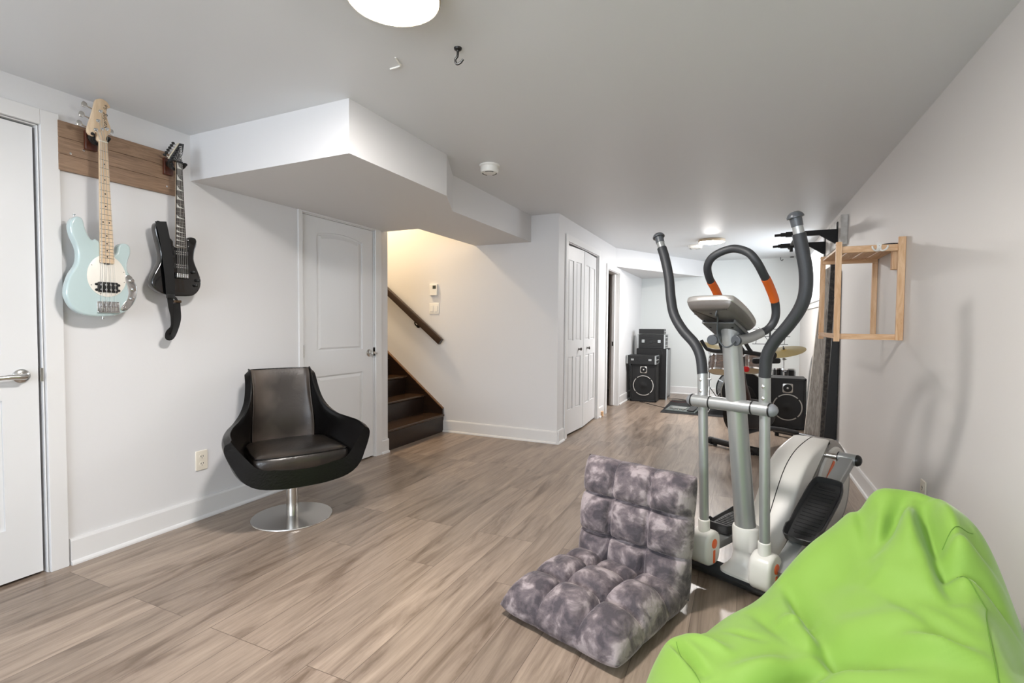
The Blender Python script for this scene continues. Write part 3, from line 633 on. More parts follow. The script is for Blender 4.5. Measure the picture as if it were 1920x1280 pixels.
b = new(); e = rel([(1.681, 2.0225), (1.7335, 2.1165)], O2); d = Vector((e[1][0]-e[0][0], e[1][1]-e[0][1], 0)); 
prism(b, [(e[0][0]-.005, e[0][1]), (e[0][0], e[0][1]-.003), (e[1][0], e[1][1]), (e[1][0]-.005, e[1][1]+.002)], ZF-.0185, ZF-.006); obj('headstock_binding', b, mat('cream_binding', 'd8cdb6', .4), gg, smooth=False)
text('maker_lettering', 'Jackson', .026, frame((-.10, 1, 0), (-1, -.10, 0), (0, 0, 1), (1.738-O2[0], 2.066-O2[1], ZF-.0045)), mat('white_ink', 'e8e8e8', .4), gg, .0002, .45, .92)
for i in range(6):
    t = i/5; px, py = 1.694+(1.737-1.694)*t, 2.028+(2.108-2.028)*t; kx, ky = 1.665+(1.709-1.665)*t, 2.038+(2.113-2.038)*t
    b = new(); lathe(b, [(.0038, ZF-.005), (.0038, ZF-.003), (.0026, ZF-.002), (.0026, ZF+.005), (.001, ZF+.0055)], Matrix.Translation((px-O2[0], py-O2[1], 0)), 12); p = obj('tuning_post', b, BLACK, gg)
    b = new(); cyl(b, (px-O2[0], py-O2[1], ZF-.022), (kx-O2[0]+.006, ky-O2[1]-.002, ZF-.022), .0035, 10); obj('tuner_shaft', b, CHROME, p)
    b = new(); rslab(b, circ(kx-O2[0], ky-O2[1], .0085, .0075, 18), ZF-.027, ZF-.019, .003, seg=3); obj('tuning_key', b, BLACK, p)
for y0, y1, nm in ((1.521, 1.539, 0), (1.450, 1.468, 1)):
    b = new(); rslab(b, rrect(1.694-O2[0], y0-.003-O2[1], 1.770-O2[0], y1+.003-O2[1], .003), XG, XG+.006, .001, seg=2); pu = obj('pickup', b, BLACK, gg)
    for yy in (y0+.003, y1-.003):
        for i in range(6):
            b = new(); lathe(b, [(.0032, XG+.006), (.003, XG+.0078), (.001, XG+.008)], Matrix.Translation((1.706+i*.0095-O2[0], yy-O2[1], 0)), 10); obj('pole_piece', b, CHROME, pu)
b = new(); box(b, (1.697-O2[0], 1.392-O2[1], XG+.004), (1.768-O2[0], 1.424-O2[1], XG+.012)); br = obj('tremolo_bridge', b, mat('black_chrome', '2a2a2c', .2, .9), gg, bevel=.002)
for i in range(6):
    x = 1.706+i*.0107-O2[0]; b = new(); box(b, (x-.004, 1.396-O2[1], XG+.011), (x+.004, 1.420-O2[1], XG+.017)); obj('saddle', b, CHROME if i % 2 else STEEL, br, bevel=.001)
for p in ((1.800, 1.434), (1.822, 1.39), (1.812, 1.362)):
    b = new(); lathe(b, [(.009, XG), (.0085, XG+.013), (.006, XG+.0155), (.001, XG+.016)], Matrix.Translation((*rl(p, O2), 0)), 20); obj('knob', b, BLACK, gg)
for i in range(6):
    xb = 1.706+i*.0107-O2[0]; xn = nn2[0]+.004+i*.0048; t = i/5; b = new()
    tube(b, [(xb, 1.41-O2[1], XG+.0175), (xn, nn2[2], ZF+.0035), (1.694+(1.737-1.694)*t-O2[0], 2.028+(2.108-2.028)*t-O2[1], ZF+.003)], .0008-.00007*i, 6); obj('string', b, SS, gg)
# strap as webbing ribbons
WEB = mat('black_webbing', '0b0b0c', .75, bump=(400, .1))
def ribbon(b, pts, wd, th=.0022, k=6):
    P = cr([p[:3] for p in pts], k); n = len(P); A = [p[3] for p in pts]; rings = []
    for i in range(n):
        f = i/(n-1)*(len(A)-1); j = min(int(f), len(A)-2); a = R(A[j]+(A[j+1]-A[j])*(f-j))
        T = (P[min(i+1, n-1)]-P[max(i-1, 0)]).normalized(); Nn = Vector((math.sin(a), 0, math.cos(a))); Nn = (Nn-T*Nn.dot(T)).normalized(); S = T.cross(Nn)
        rings.append([P[i]+S*wd/2+Nn*th/2, P[i]-S*wd/2+Nn*th/2, P[i]-S*wd/2-Nn*th/2, P[i]+S*wd/2-Nn*th/2])
    loft(b, rings)
def r3(p, z): return (p[0]-O2[0], p[1]-O2[1], z)
b = new(); ribbon(b, [(*r3((1.630, 1.682), XG+.004), -10), (*r3((1.636, 1.62), XG+.018), 0), (*r3((1.648, 1.547), XG+.018), 0), (*r3((1.657, 1.466), XG+.016), 0), (*r3((1.665, 1.39), XG+.014), 5), (*r3((1.672, 1.302), XG+.008), 10)], .052)
sp_ = obj('strap', b, WEB, gg)
b = new(); rslab(b, rrect(1.650-O2[0], 1.282-O2[1], 1.692-O2[0], 1.306-O2[1], .004), XG+.004, XG+.014, .002, seg=2); obj('strap_slider', b, BLACK, gg, label='black plastic slider')
b = new(); ribbon(b, [(*r3((1.671, 1.29), XG+.004), 15), (*r3((1.683, 1.24), XG-.01), 25), (*r3((1.694, 1.19), XG-.02), 40), (*r3((1.697, 1.13), XG-.03), 45), (*r3((1.676, 1.092), XG-.03), 25), (*r3((1.690, 1.078), XG-.035), -20), (*r3((1.712, 1.112), XG-.04), -35), (*r3((1.727, 1.17), XG-.035), -20), (*r3((1.727, 1.22), XG-.03), 0), (*r3((1.722, 1.262), XG-.022), 10)], .04); obj('strap_loop', b, WEB, gg)
b = new(); box(b, (1.704-O2[0], 1.262-O2[1], XG-.03), (1.742-O2[0], 1.276-O2[1], XG-.012)); obj('strap_buckle', b, mat('bronze_buckle', '5b4a3a', .35, .8), gg, bevel=.003)
b = new(); ribbon(b, [(*r3((1.72, 1.27), XG-.02), 0), (*r3((1.712, 1.283), XG-.015), 0), (*r3((1.70, 1.297), XG-.02), 10)], .014); obj('strap_end', b, WEB, gg)
b = new(); lathe(b, [(.004, 0), (.003, .008), (.007, .01), (.006, .013), (.001, .014)], frame((1, 0, 0), (0, 0, -1), (0, 1, 0), r3((1.626, 1.672), XG-.01)), 14); obj('strap_button', b, BLACK, gg)
# ------------------------------------------------------------------ leather swivel chair
LEATH = mat('black_leather', '0a0909', .27, bump=(90, .10), spec=.28)
LEATHW = mat('worn_reflection_leather', '2c2520', .4, bump=(70, .12), spec=.5, var=('665b52', 2.4, .38, .66, 3))  # lighter patches: wear, plus some reflected light put into the colour
ch = thing('swivel_chair', 'worn black leather tub armchair on a round steel pedestal', 'armchair', (-2.425, 2.145, 0), (0, 0, R(CHAIR_ROT))); ch.scale = (.95, .95, .95)
# local frame: x to the sitter's left (image right), y to the back, z up
def arr(rows): return [[Vector(p) for p in r] for r in rows]
def mirror(half): return [(-x, y, z) for x, y, z in half[::-1] if x > 1e-6]+half
inner = [mirror(r) for r in (
 [(0, -.300, .395), (.13, -.300, .393), (.235, -.292, .405), (.300, -.275, .470), (.355, -.262, .545), (.372, -.258, .572)],
 [(0, -.150, .375), (.13, -.150, .375), (.235, -.150, .385), (.300, -.160, .470), (.350, -.165, .560), (.366, -.165, .592)],
 [(0, .000, .365), (.13, .000, .365), (.225, .000, .375), (.280, -.020, .480), (.322, -.040, .575), (.334, -.045, .603)],
 [(0, .165, .345), (.12, .160, .345), (.205, .135, .365), (.250, .085, .490), (.276, .050, .590), (.288, .044, .622)],
 [(0, .232, .425), (.12, .226, .425), (.190, .195, .435), (.212, .150, .535), (.228, .120, .630), (.240, .110, .668)],
 [(0, .245, .580), (.11, .240, .580), (.175, .215, .590), (.188, .195, .650), (.199, .172, .715), (.206, .165, .742)],
 [(0, .275, .730), (.10, .270, .730), (.160, .255, .735), (.174, .240, .780), (.184, .228, .822), (.190, .223, .842)],
 [(0, .300, .862), (.09, .297, .862), (.150, .287, .862), (.172, .277, .880), (.184, .270, .895), (.190, .268, .902)],
 [(0, .318, .915), (.08, .316, .915), (.150, .309, .914), (.174, .303, .914), (.187, .299, .913), (.193, .297, .912)])]
S_ = sheet(arr(inner), 5, 5)
def shell(S, th, k):
    """closed body: the inner surface, an outer surface offset along normals, joined round the rim with a soft roll"""
    n, m = len(S), len(S[0]); N = [[None]*m for _ in range(n)]
    for i in range(n):
        for j in range(m):
            du = S[i][min(j+1, m-1)]-S[i][max(j-1, 0)]; dv = S[min(i+1, n-1)][j]-S[max(i-1, 0)][j]; N[i][j] = du.cross(dv).normalized()
    b = new(); A = [[b.verts.new(S[i][j]) for j in range(m)] for i in range(n)]; B = [[b.verts.new(S[i][j]+N[i][j]*th(i/(n-1), abs(2*j/(m-1)-1))*k) for j in range(m)] for i in range(n)]
    for i in range(n-1):
        for j in range(m-1):
            b.faces.new((A[i][j], A[i][j+1], A[i+1][j+1], A[i+1][j])); b.faces.new((B[i][j], B[i+1][j], B[i+1][j+1], B[i][j+1]))
    for i in range(n-1):
        for j in (0, m-1): b.faces.new((A[i][j], A[i+1][j], B[i+1][j], B[i][j]) if j == 0 else (A[i][j], B[i][j], B[i+1][j], A[i+1][j]))
    for j in range(m-1):
        for i in (0, n-1): b.faces.new((A[i][j], B[i][j], B[i][j+1], A[i][j+1]) if i == 0 else (A[i][j], A[i][j+1], B[i][j+1], B[i][j]))
    return b
up = 1 if (S_[2][len(S_[0])//2+1]-S_[2][len(S_[0])//2]).cross(S_[3][len(S_[0])//2]-S_[2][len(S_[0])//2]).z > 0 else -1
def sh_th(v, u):
    a = .085*(1-u**1.6)+.034
    return a if v < .36 else a*(1-(v-.36)/.2)+.034*(v-.36)/.2 if v < .56 else .034
obj('shell', shell(S_, sh_th, -up), LEATH, ch, bevel=.012, auto=60)
# back pad lying on the inner back
def S_at(i, f):
    f = min(max(f, 0), len(S_[0])-1.001); j = int(f); return S_[i][j]*(1-(f-j))+S_[i][j+1]*(f-j)
pad = []
for i in range(20, len(S_)-1):
    a = (i-20)/(len(S_)-22); j0 = 15-8.5*min(1, a*1.5); jj = len(S_[0])-1-j0
    pad.append([S_at(i, j0+(jj-j0)*q/30)+Vector((0, -.003, .001)) for q in range(31)])
b = shell(pad, lambda v, u: .006, up*1.0); obj('back_pad', b, LEATHW, ch, bevel=.002, auto=60)
b = new(); cush = smooth2([(-.235, -.285), (0, -.312), (.235, -.285), (.262, -.2), (.255, 0), (.225, .17), (0, .20), (-.225, .17), (-.255, 0), (-.262, -.2)], 4)
rings = [[(p[0]*d, (p[1]+.05)*d-.05, z) for p in cush] for d, z in ((.9, .365), (.97, .378), (1, .40), (1, .435), (.975, .455), (.92, .466), (.8, .474), (.55, .480), (.25, .483))]
loft(b, rings); obj('seat_cushion', b, mat('seat_leather', '1f1c1a', .3, bump=(60, .15), spec=.6, var=('383029', 4, .45, .7, 4)), ch, auto=70)
b = new(); tube(b, [(p[0], p[1], .458) for p in inset(cush, .008)], .004, 8, closed=True); obj('piping', b, LEATH, ch)
for s in (-1, 1):
    b = new(); tube(b, [S_[i][-1 if s > 0 else 0]+Vector((-.004*s, 0, .003)) for i in range(0, len(S_), 2)], .0045, 8); obj('seam', b, LEATH, ch)
b = new(); lathe(b, [(.034, .012), (.034, .19), (.030, .19), (.030, .27)], None, 36); obj('column', b, STEEL, ch)
b = new(); lathe(b, [(.06, .255), (.10, .275), (.10, .285)], None, 30); obj('seat_plate', b, BLACK, ch)
b = new(); lathe(b, [(.236, 0), (.238, .004), (.236, .009), (.05, .012), (.036, .016)], None, 72); obj('base', b, STEEL, ch)

# ------------------------------------------------------------------ plush floor chair
def plush():
    m = bpy.data.materials.new('crushed_plush'); m.use_nodes = True; nt = m.node_tree; L = nt.links; N = nt.nodes; b = N['Principled BSDF']
    tc = N.new('ShaderNodeTexCoord'); n = N.new('ShaderNodeTexNoise'); n.inputs['Scale'].default_value = 13; n.inputs['Detail'].default_value = 6; n.inputs['Distortion'].default_value = .35; n.inputs['Roughness'].default_value = .55
    L.new(tc.outputs['Object'], n.inputs['Vector'])
    r = N.new('ShaderNodeValToRGB'); e = r.color_ramp.elements; e[0].position = .40; e[0].color = lin('464045'); e[1].position = .62; e[1].color = lin('9a8f90'); x = e.new(.52); x.color = lin('6a6063')
    L.new(n.outputs['Fac'], r.inputs[0]); L.new(r.outputs[0], b.inputs['Base Color'])
    b.inputs['Roughness'].default_value = .9; b.inputs['Sheen Weight'].default_value = .5; b.inputs['Sheen Roughness'].default_value = .35; b.inputs['Sheen Tint'].default_value = lin('cfc4c4')
    n2 = N.new('ShaderNodeTexNoise'); n2.inputs['Scale'].default_value = 55; n2.inputs['Detail'].default_value = 3; L.new(tc.outputs['Object'], n2.inputs['Vector'])
    ad = N.new('ShaderNodeMath'); ad.operation = 'ADD'; L.new(n.outputs['Fac'], ad.inputs[0]); L.new(n2.outputs['Fac'], ad.inputs[1])
    bp = N.new('ShaderNodeBump'); bp.inputs['Strength'].default_value = .4; bp.inputs['Distance'].default_value = .012
    L.new(ad.outputs[0], bp.inputs['Height']); L.new(bp.outputs[0], b.inputs['Normal']); return m
PLUSH = plush()
def tufted(w, d, t, nx, ny, puff, seed, wedge=None):
    """closed quilted cushion, centred in x, from y=0 to y=d, bottom at z=0"""
    rnd = random.Random(seed); b = new(); Nx, Ny = nx*20, ny*20
    amp = [[.85+.3*rnd.random() for _ in range(ny)] for _ in range(nx)]
    def e(a): return max(0, 1-abs(a)**7)**.42
    top, bot = [], []
    for i in range(Ny+1):
        v = i/Ny; rt, rb = [], []
        for j in range(Nx+1):
            u = j/Nx; E = e(2*u-1)*e(2*v-1)
            cu, cv = u*nx, v*ny; ci, cj = min(int(cu), nx-1), min(int(cv), ny-1)
            q = min(1, 1.25*abs(math.sin(PI*cu)))**.42*min(1, 1.25*abs(math.sin(PI*cv)))**.42
            z0 = t*(wedge(v) if wedge else 1)
            sq = 1-.018*(1-abs(math.sin(PI*cv))**.6)-.0*0
            sx = 1-.018*(1-abs(math.sin(PI*cu))**.6)
            ga, gb = abs(math.sin(PI*cu)), abs(math.sin(PI*cv)); q = .55*q+.45*(1-math.exp(-ga/.09))*(1-math.exp(-gb/.09))
            x = (u-.5)*w*sq; y = d*.5+(v-.5)*d*sx
            rt.append((x, y, z0*.42+E*(z0*.30+puff*q*amp[ci][cj]))); rb.append((x, y, z0*.42-E*z0*.42))
        top.append(rt); bot.append(rb)
    A = grid(b, top); B = grid(b, bot)
    bmesh.ops.remove_doubles(b, verts=b.verts[:], dist=1e-5); return b
fc = thing('floor_chair', 'grey crushed-plush quilted floor chair with raised backrest', 'floor chair', (-.596, 1.715, 0), (0, 0, R(-18)))
obj('seat', tufted(.545, .575, .11, 3, 3, .075, 3, lambda v: .66+.45*math.sin(PI*min(1, v*.75+.18))), PLUSH, fc, auto=180, loc=(0, -.035, 0))
M = Matrix.Translation((.012, .55, .035)) @ Matrix.Rotation(R(83), 4, 'X')
b = tufted(.535, .505, .10, 3, 3, .065, 8); bmesh.ops.transform(b, matrix=M, verts=b.verts[:]); obj('backrest', b, PLUSH, fc, auto=180)
b = new(); cyl(b, (-.24, .515, .05), (.24, .515, .05), .028, 20); obj('hinge_fold', b, PLUSH, fc)

# ------------------------------------------------------------------ green bean bag
net = [  # rows run front -> back, columns left -> right
 [(-.18, .86, .0), (-.05, .80, .0), (.10, .78, .0), (.25, .78, .0), (.38, .80, .0), (.50, .84, .0), (.58, .90, .0), (.62, .98, .0), (.64, 1.06, 0)],
 [(-.24, .93, .0), (-.11, .86, .16), (.08, .82, .22), (.24, .82, .26), (.37, .84, .30), (.48, .88, .30), (.57, .94, .24), (.65, 1.04, .12), (.69, 1.12, 0)],
 [(-.26, 1.10, .0), (-.20, 1.08, .20), (-.02, 1.05, .31), (.15, 1.05, .34), (.30, 1.06, .40), (.43, 1.08, .45), (.55, 1.12, .38), (.65, 1.18, .18), (.72, 1.24, 0)],
 [(-.26, 1.30, .0), (-.215, 1.32, .19), (-.08, 1.28, .29), (.08, 1.26, .34), (.25, 1.24, .375), (.40, 1.24, .48), (.545, 1.28, .455), (.66, 1.34, .22), (.745, 1.40, 0)],
 [(-.25, 1.48, .0), (-.205, 1.46, .20), (-.135, 1.44, .295), (.05, 1.42, .335), (.21, 1.42, .385), (.37, 1.42, .515), (.53, 1.44, .505), (.66, 1.50, .26), (.755, 1.56, 0)],
 [(-.21, 1.60, .0), (-.17, 1.575, .13), (-.10, 1.56, .235), (.06, 1.60, .335), (.23, 1.62, .43), (.37, 1.60, .575), (.540, 1.58, .595), (.66, 1.63, .36), (.765, 1.70, 0)],
 [(-.14, 1.74, .0), (-.11, 1.68, .08), (-.05, 1.68, .215), (.085, 1.735, .333), (.225, 1.80, .50), (.375, 1.74, .615), (.548, 1.70, .655), (.655, 1.74, .40), (.765, 1.82, 0)],
 [(-.02, 1.92, .0), (-.01, 1.86, .07), (.04, 1.84, .16), (.12, 1.86, .30), (.255, 1.90, .455), (.405, 1.845, .660), (.552, 1.80, .615), (.63, 1.86, .34), (.755, 1.94, 0)],
 [(.10, 2.08, .0), (.11, 2.03, .05), (.15, 2.00, .12), (.21, 2.00, .24), (.31, 2.01, .36), (.43, 1.985, .45), (.54, 1.96, .42), (.63, 1.99, .24), (.72, 2.05, 0)],
 [(.20, 2.14, .0), (.23, 2.13, .0), (.27, 2.13, .0), (.32, 2.14, .0), (.38, 2.15, .0), (.45, 2.15, .0), (.53, 2.14, .0), (.60, 2.13, .0), (.66, 2.12, 0)]]
BO = Vector((.25, 1.45, 0))
S2 = sheet([[Vector(p)-BO for p in r] for r in net], 22, 22)
def fold(x, y, ax, ay, bx, by, w, h, one=0):
    """a crease or ridge along the segment a-b"""
    dx, dy = bx-ax, by-ay; L2 = dx*dx+dy*dy; t = max(0, min(1, ((x-ax)*dx+(y-ay)*dy)/L2)); px, py = ax+t*dx, ay+t*dy
    d = math.hypot(x-px, y-py); sgn = ((x-ax)*dy-(y-ay)*dx); f = math.exp(-(d/w)**2)*math.sin(PI*(.1+.8*t))
    if one: f *= (1 if sgn > 0 else math.exp(-(d/(w*.5))**2))
    return h*(f-.35*math.exp(-(d/(w*2.4))**2)*math.sin(PI*(.1+.8*t)))*1.6
FOLDS = BAG_FOLDS
b = new(); pts = []
for r in S2:
    rr = []
    for p in r:
        X, Y = p.x+BO.x, p.y+BO.y; z = max(p.z, 0)
        if z > .03:
            k = min(1, (z-.03)/.12); z += k*sum(fold(X, Y, *f) for f in FOLDS)
            z += k*.003*(math.sin(31*X+9*Y)+math.sin(14*X-27*Y+1.3))
        rr.append((p.x, p.y, max(z, 0)))
    pts.append(rr)
V = grid(b, pts); rim = V[0]+[r[-1] for r in V[1:]]+V[-1][-2::-1]+[r[0] for r in V[-2:0:-1]]
try: b.faces.new(rim)
except Exception: pass
bb = thing('bean_bag', 'large lime green fabric bean bag slumped against the right wall', 'bean bag', BO)
GREEN = mat('lime_fabric', '7ca33d', .68, bump=(700, .05), sheen=.25)
obj('cover', b, GREEN, bb, auto=180)
def on_bag(i0, j0, i1, j1, n=26, lift=.0012):
    o = []
    for k in range(n):
        f = k/(n-1); a, c = (i0+(i1-i0)*f)*22/14, (j0+(j1-j0)*f)*22/14; i, j = min(int(a), len(pts)-2), min(int(c), len(pts[0])-2); fa, fc = a-i, c-j
        g = lambda I, J: Vector(pts[I][J]); q = (g(i, j)*(1-fa)+g(i+1, j)*fa)*(1-fc)+(g(i, j+1)*(1-fa)+g(i+1, j+1)*fa)*fc; o.append(q+Vector((0, 0, lift)))
    return o
for s in ((64, 79, 57, 82), (57, 82, 36, 73), (55, 26, 30, 30), (71, 78, 77, 84)):
    b = new(); tube(b, on_bag(*s), .0011, 6); obj('seam', b, mat('green_stitching', '5d8428', .7), bb)
b = new(); q = Vector((.615, 1.76, .43))-BO; box(b, (q.x, q.y-.012, q.z), (q.x+.03, q.y+.012, q.z+.006), None); obj('care_tag', b, mat('grey_tag', '7c8478', .6), bb, smooth=False)

# ------------------------------------------------------------------ elliptical trainer
et = thing('elliptical_trainer', 'silver and white elliptical trainer with dark foam handles behind the bean bag', 'elliptical trainer', (.04, 2.46, 0), (0, 0, R(-26)))
b = new(); cyl(b, (-.29, -.052, .038), (.29, -.052, .038), .037, 28); obj('front_stabilizer', b, mat('stabilizer_metal', '55575a', .25, .7), et)
for s in (-1, 1):
    b = new(); cyl(b, (s*.285, -.052, .040), (s*.325, -.052, .040), .039, 24); obj('end_cap', b, BLACK, et, bevel=.006)
c0, c1 = Vector((0, -.020, .22)), Vector((0, -.205, 1.185))
b = new(); cyl(b, c0, c1, .044, 32, .038); obj('mast', b, SILVER, et)
b = new(); el = lambda cx, cy, rx, ry, z: [(cx+rx*math.cos(2*PI*i/36), cy+ry*math.sin(2*PI*i/36), z) for i in range(36)]
def sq(cx, cy, rx, ry, z, e=4): return [(cx+rx*math.copysign(abs(math.cos(2*PI*i/36))**(2/e), math.cos(2*PI*i/36)), cy+ry*math.copysign(abs(math.sin(2*PI*i/36))**(2/e), math.sin(2*PI*i/36)), z) for i in range(36)]
loft(b, [sq(.015, -.02, .108, .085, .060), sq(.015, -.02, .108, .085, .070), sq(.01, -.015, .085, .07, .084), el(.0, -.01, .062, .062, .11), el(0, -.008, .056, .058, .145), el(0, -.012, .055, .057, .168), el(0, -.012, .057, .059, .170), el(0, -.022, .057, .058, .262), el(0, -.024, .053, .054, .272), el(0, -.024, .046, .047, .276)])
obj('mast_boot', b, CREAM, et)
b = new(); cyl(b, (-.19, -.158, .822), (.153, -.158, .822), .0275, 28); obj('pivot_tube', b, SILVER, et)
for x in (-.105, .080, .150, -.190):
    b = new(); cyl(b, (x-.003, -.158, .822), (x+.003, -.158, .822), .0288, 28); obj('spacer_ring', b, BLACK, et)
for s, x in ((1, .153), (-1, -.193)):
    b = new(); lathe(b, [(.0265, 0), (.025, .01), (.018, .02), (.008, .026), (.001, .027)], frame((0, 1, 0), (0, 0, 1), (1, 0, 0), (x, -.158, .822)) if s > 0 else frame((0, 0, 1), (0, 1, 0), (-1, 0, 0), (x, -.158, .822)), 28); obj('pivot_cap', b, mat('cap_grey', '7b7d80', .4), et)
armL = [(-.153, -.104, .235), (-.155, -.112, .45), (-.153, -.138, .822), (-.165, -.125, .942), (-.18, -.117, 1.013), (-.214, -.11, 1.073), (-.284, -.102, 1.138), (-.337, -.093, 1.21), (-.362, -.084, 1.288), (-.384, -.071, 1.393), (-.415, -.06, 1.488), (-.439, -.053, 1.544), (-.452, -.049, 1.575)]
armR = [(.116, -.099, .19), (.118, -.110, .45), (.120, -.139, .822), (.126, -.161, .968), (.137, -.171, 1.038), (.168, -.179, 1.098), (.222, -.188, 1.162), (.263, -.196, 1.222), (.285, -.205, 1.281), (.289, -.215, 1.359), (.279, -.226, 1.437), (.270, -.237, 1.500), (.265, -.242, 1.530)]
for s, a in ((-1, armL), (1, armR)):
    b = new(); cyl(b, a[0], a[2], .0205, 22); obj('swing_arm', b, SILVER, et)
    b = new(); q = Vector(a[2]); T = (Vector(a[3])-q).normalized(); zt = .945 if s < 0 else .960; cyl(b, q, q+T*(zt-q.z), .0225, 22); obj('arm_sleeve', b, SILVER, et)
    for dz in (.045, .095):
        c = q+T*dz; b = new(); lathe(b, [(.007, .018), (.007, .026), (.004, .0275), (.001, .0275)], aim(c, c+Vector((.15, -1, 0))), 12); obj('bolt', b, STEEL, et)
    P = cr([tuple(q+T*(zt-q.z-.004))]+a[4:-1], 8); b = new(); tube(b, P, .0233, 20); obj('foam_grip', b, FOAM, et)
    e0, e1 = Vector(a[-2]), Vector(a[-1]); d = (e1-e0).normalized(); b = new(); cyl(b, e0-d*.02, e1+d*.01, .0185, 20); obj('handle_tube', b, SILVER, et)
    b = new(); lathe(b, [(.020, -.004), (.021, .022), (.021, .026), (.029, .028), (.0295, .033), (.024, .043), (.014, .050), (.001, .052)], aim(e1, e1+d), 28); obj('handle_cap', b, mat('cap_dark', '4a4d51', .35), et)
    # lower joint housing
    cx = s*.1075+(-.028 if s < 0 else -.0); cy = a[0][1]+.008; cz = .15 if s < 0 else .135
    b = new(); prof = smooth2([(-.058, -.05), (-.03, -.075), (.02, -.078), (.052, -.055), (.06, 0), (.052, .055), (.0, .08), (-.05, .055), (-.062, 0)], 4)
    rslab(b, prof, -.046, .046, .016, frame((0, 1, 0), (0, 0, 1), (1, 0, 0), (a[0][0], cy, cz)), seg=4); jh = obj('joint_cover', b, CREAM, et)
    b = new(); rslab(b, circ(0, 0, .021, .0215, 24), .0, .006, .003, frame((0, 1, 0), (0, 0, 1), (1, 0, 0), (a[0][0]+.044, cy+.0, cz+.022)), seg=2); obj('orange_button', b, ORANGE, jh)
    b = new(); rslab(b, rrect(-.008, -.066, .008, -.008, .003), 0, .005, .002, frame((0, 1, 0), (0, 0, 1), (1, 0, 0), (a[0][0]+.044, cy, cz)), seg=2); obj('orange_strip', b, ORANGE, jh)
    b = new(); cyl(b, (a[0][0], a[0][1], cz+.06), (a[0][0], a[0][1]-.003, cz+.125), .0255, 24); obj('joint_collar', b, CREAM, et, bevel=.003)
# fixed handlebar hoop
hoop = [(.052, -.245, 1.100), (.058, -.17, 1.108), (.068, -.10, 1.125), (.092, -.055, 1.150), (.112, -.045, 1.195), (.117, -.062, 1.255), (.117, -.112, 1.315), (.116, -.168, 1.364), (.104, -.208, 1.415), (.070, -.215, 1.455), (.0, -.205, 1.477)]
full = hoop+[(-x, y, z) for x, y, z in hoop[-2::-1]]
P = cr(full, 8); n = len(P)
def seg(f0, f1): return P[int(n*f0):int(n*f1)+1]
b = new(); tube(b, seg(0, .115), .0205, 20); obj('handlebar_clamp', b, SILVER, et); b = new(); tube(b, seg(.885, .999), .0205, 20); obj('handlebar_clamp', b, SILVER, et)
b = new(); tube(b, seg(.09, .91), .0165, 18); obj('hoop_foam', b, FOAM, et)
for f0, f1 in ((.26, .34), (.66, .74)):
    b = new(); tube(b, seg(f0, f1), .0178, 18); obj('pulse_sensor', b, mat('orange_grip', 'cf5f1e', .45), et)
for s in (-1, 1):
    b = new(); c = Vector((s*.052, -.245, 1.100)); cyl(b, c, c+Vector((-s*.002, -.012, -.001)), .0215, 24); obj('clamp_cap', b, mat('cap_dark'), et, bevel=.002)
# console
tl = math.atan2(-.107, .235); Mc = Matrix.Translation((-.012, -.245, 1.208)) @ Matrix.Rotation(tl, 4, 'X')
b = new(); out = smooth2([(-.082, .128), (0, .133), (.082, .128), (.102, .10), (.106, 0), (.092, -.10), (.07, -.122), (0, -.128), (-.07, -.122), (-.092, -.10), (-.106, 0), (-.102, .10)], 4)
out = [(x, -y) for x, y in out]
rslab(b, out, -.006, .020, .006, Mc, seg=3); cs = obj('console', b, mat('console_silver', 'b4b1ad', .28, .6), et)
b = new(); loft(b, [[(p[0], p[1], z) for p in inset(out, d)] for d, z in ((.003, -.004), (.006, -.012), (.016, -.026), (.03, -.032))], M=Mc); obj('console_back', b, mat('console_back_grey', '6f6a66', .35, .4), cs)
b = new(); prism(b, rrect(-.07, -.08, .07, .08, .01), .021, .0235, Mc); obj('screen', b, mat('lcd'), cs)
b = new(); box(b, (-.07, -.02, -.052), (.07, .115, -.046), Mc); box(b, (-.07, -.02, -.052), (-.064, .115, -.034), Mc); box(b, (.064, -.02, -.052), (.07, .115, -.034), Mc); obj('mounting_bracket', b, SILVERD, et, bevel=.002)
for x, y in ((-.05, .02), (.045, .02), (-.07, -.08), (0, -.085)):
    b = new(); lathe(b, [(.005, -.0385 if y < 0 else -.053), (.005, -.040 if y < 0 else -.055), (.001, -.0405 if y < 0 else -.056)], Mc @ Matrix.Translation((x, y, 0)), 10); obj('screw', b, BLACK, cs)
b = new(); tube(b, [Mc @ Vector((.03, -.095, -.02)), Mc @ Vector((.026, -.09, -.05)), (.002, -.31, 1.195), (-.012, -.285, 1.14), (-.008, -.272, 1.095), (.012, -.268, 1.073), (.036, -.266, 1.078), (.052, -.262, 1.098)], .0032, k=6, n=8); obj('sensor_cable', b, mat('cable_grey', '3f4346', .5), et)
# drive housing
top = [(.05, .055), (.10, .12), (.20, .255), (.335, .43), (.45, .51), (.58, .548), (.72, .560), (.84, .545), (.95, .485), (1.03, .395), (1.065, .29), (1.045, .17), (.97, .09), (.86, .05), (.5, .045), (.2, .045)]
MH = lambda x=0: frame((0, 1, 0), (0, 0, 1), (1, 0, 0), (x, 0, 0))
b = new(); rslab(b, smooth2(top, 4), -.076, .076, .02, MH(), seg=4); obj('drive_housing', b, mat('taupe_plastic', '8d8882', .35), et)
front = [(.05, .055), (.10, .128), (.20, .263), (.335, .438), (.45, .518), (.58, .556), (.70, .568), (.66, .52), (.53, .42), (.40, .335), (.30, .24), (.22, .10), (.19, .048)]
b = new(); rslab(b, smooth2(front, 4), -.088, .088, .020, MH(), seg=5); fcv = obj('front_cover', b, CREAM, et)
b = new(); tube(b, [(.002, p[0], p[1]) for p in smooth2(front, 4)[4:26]], .0022, 6); obj('cover_seam', b, DARK, fcv)
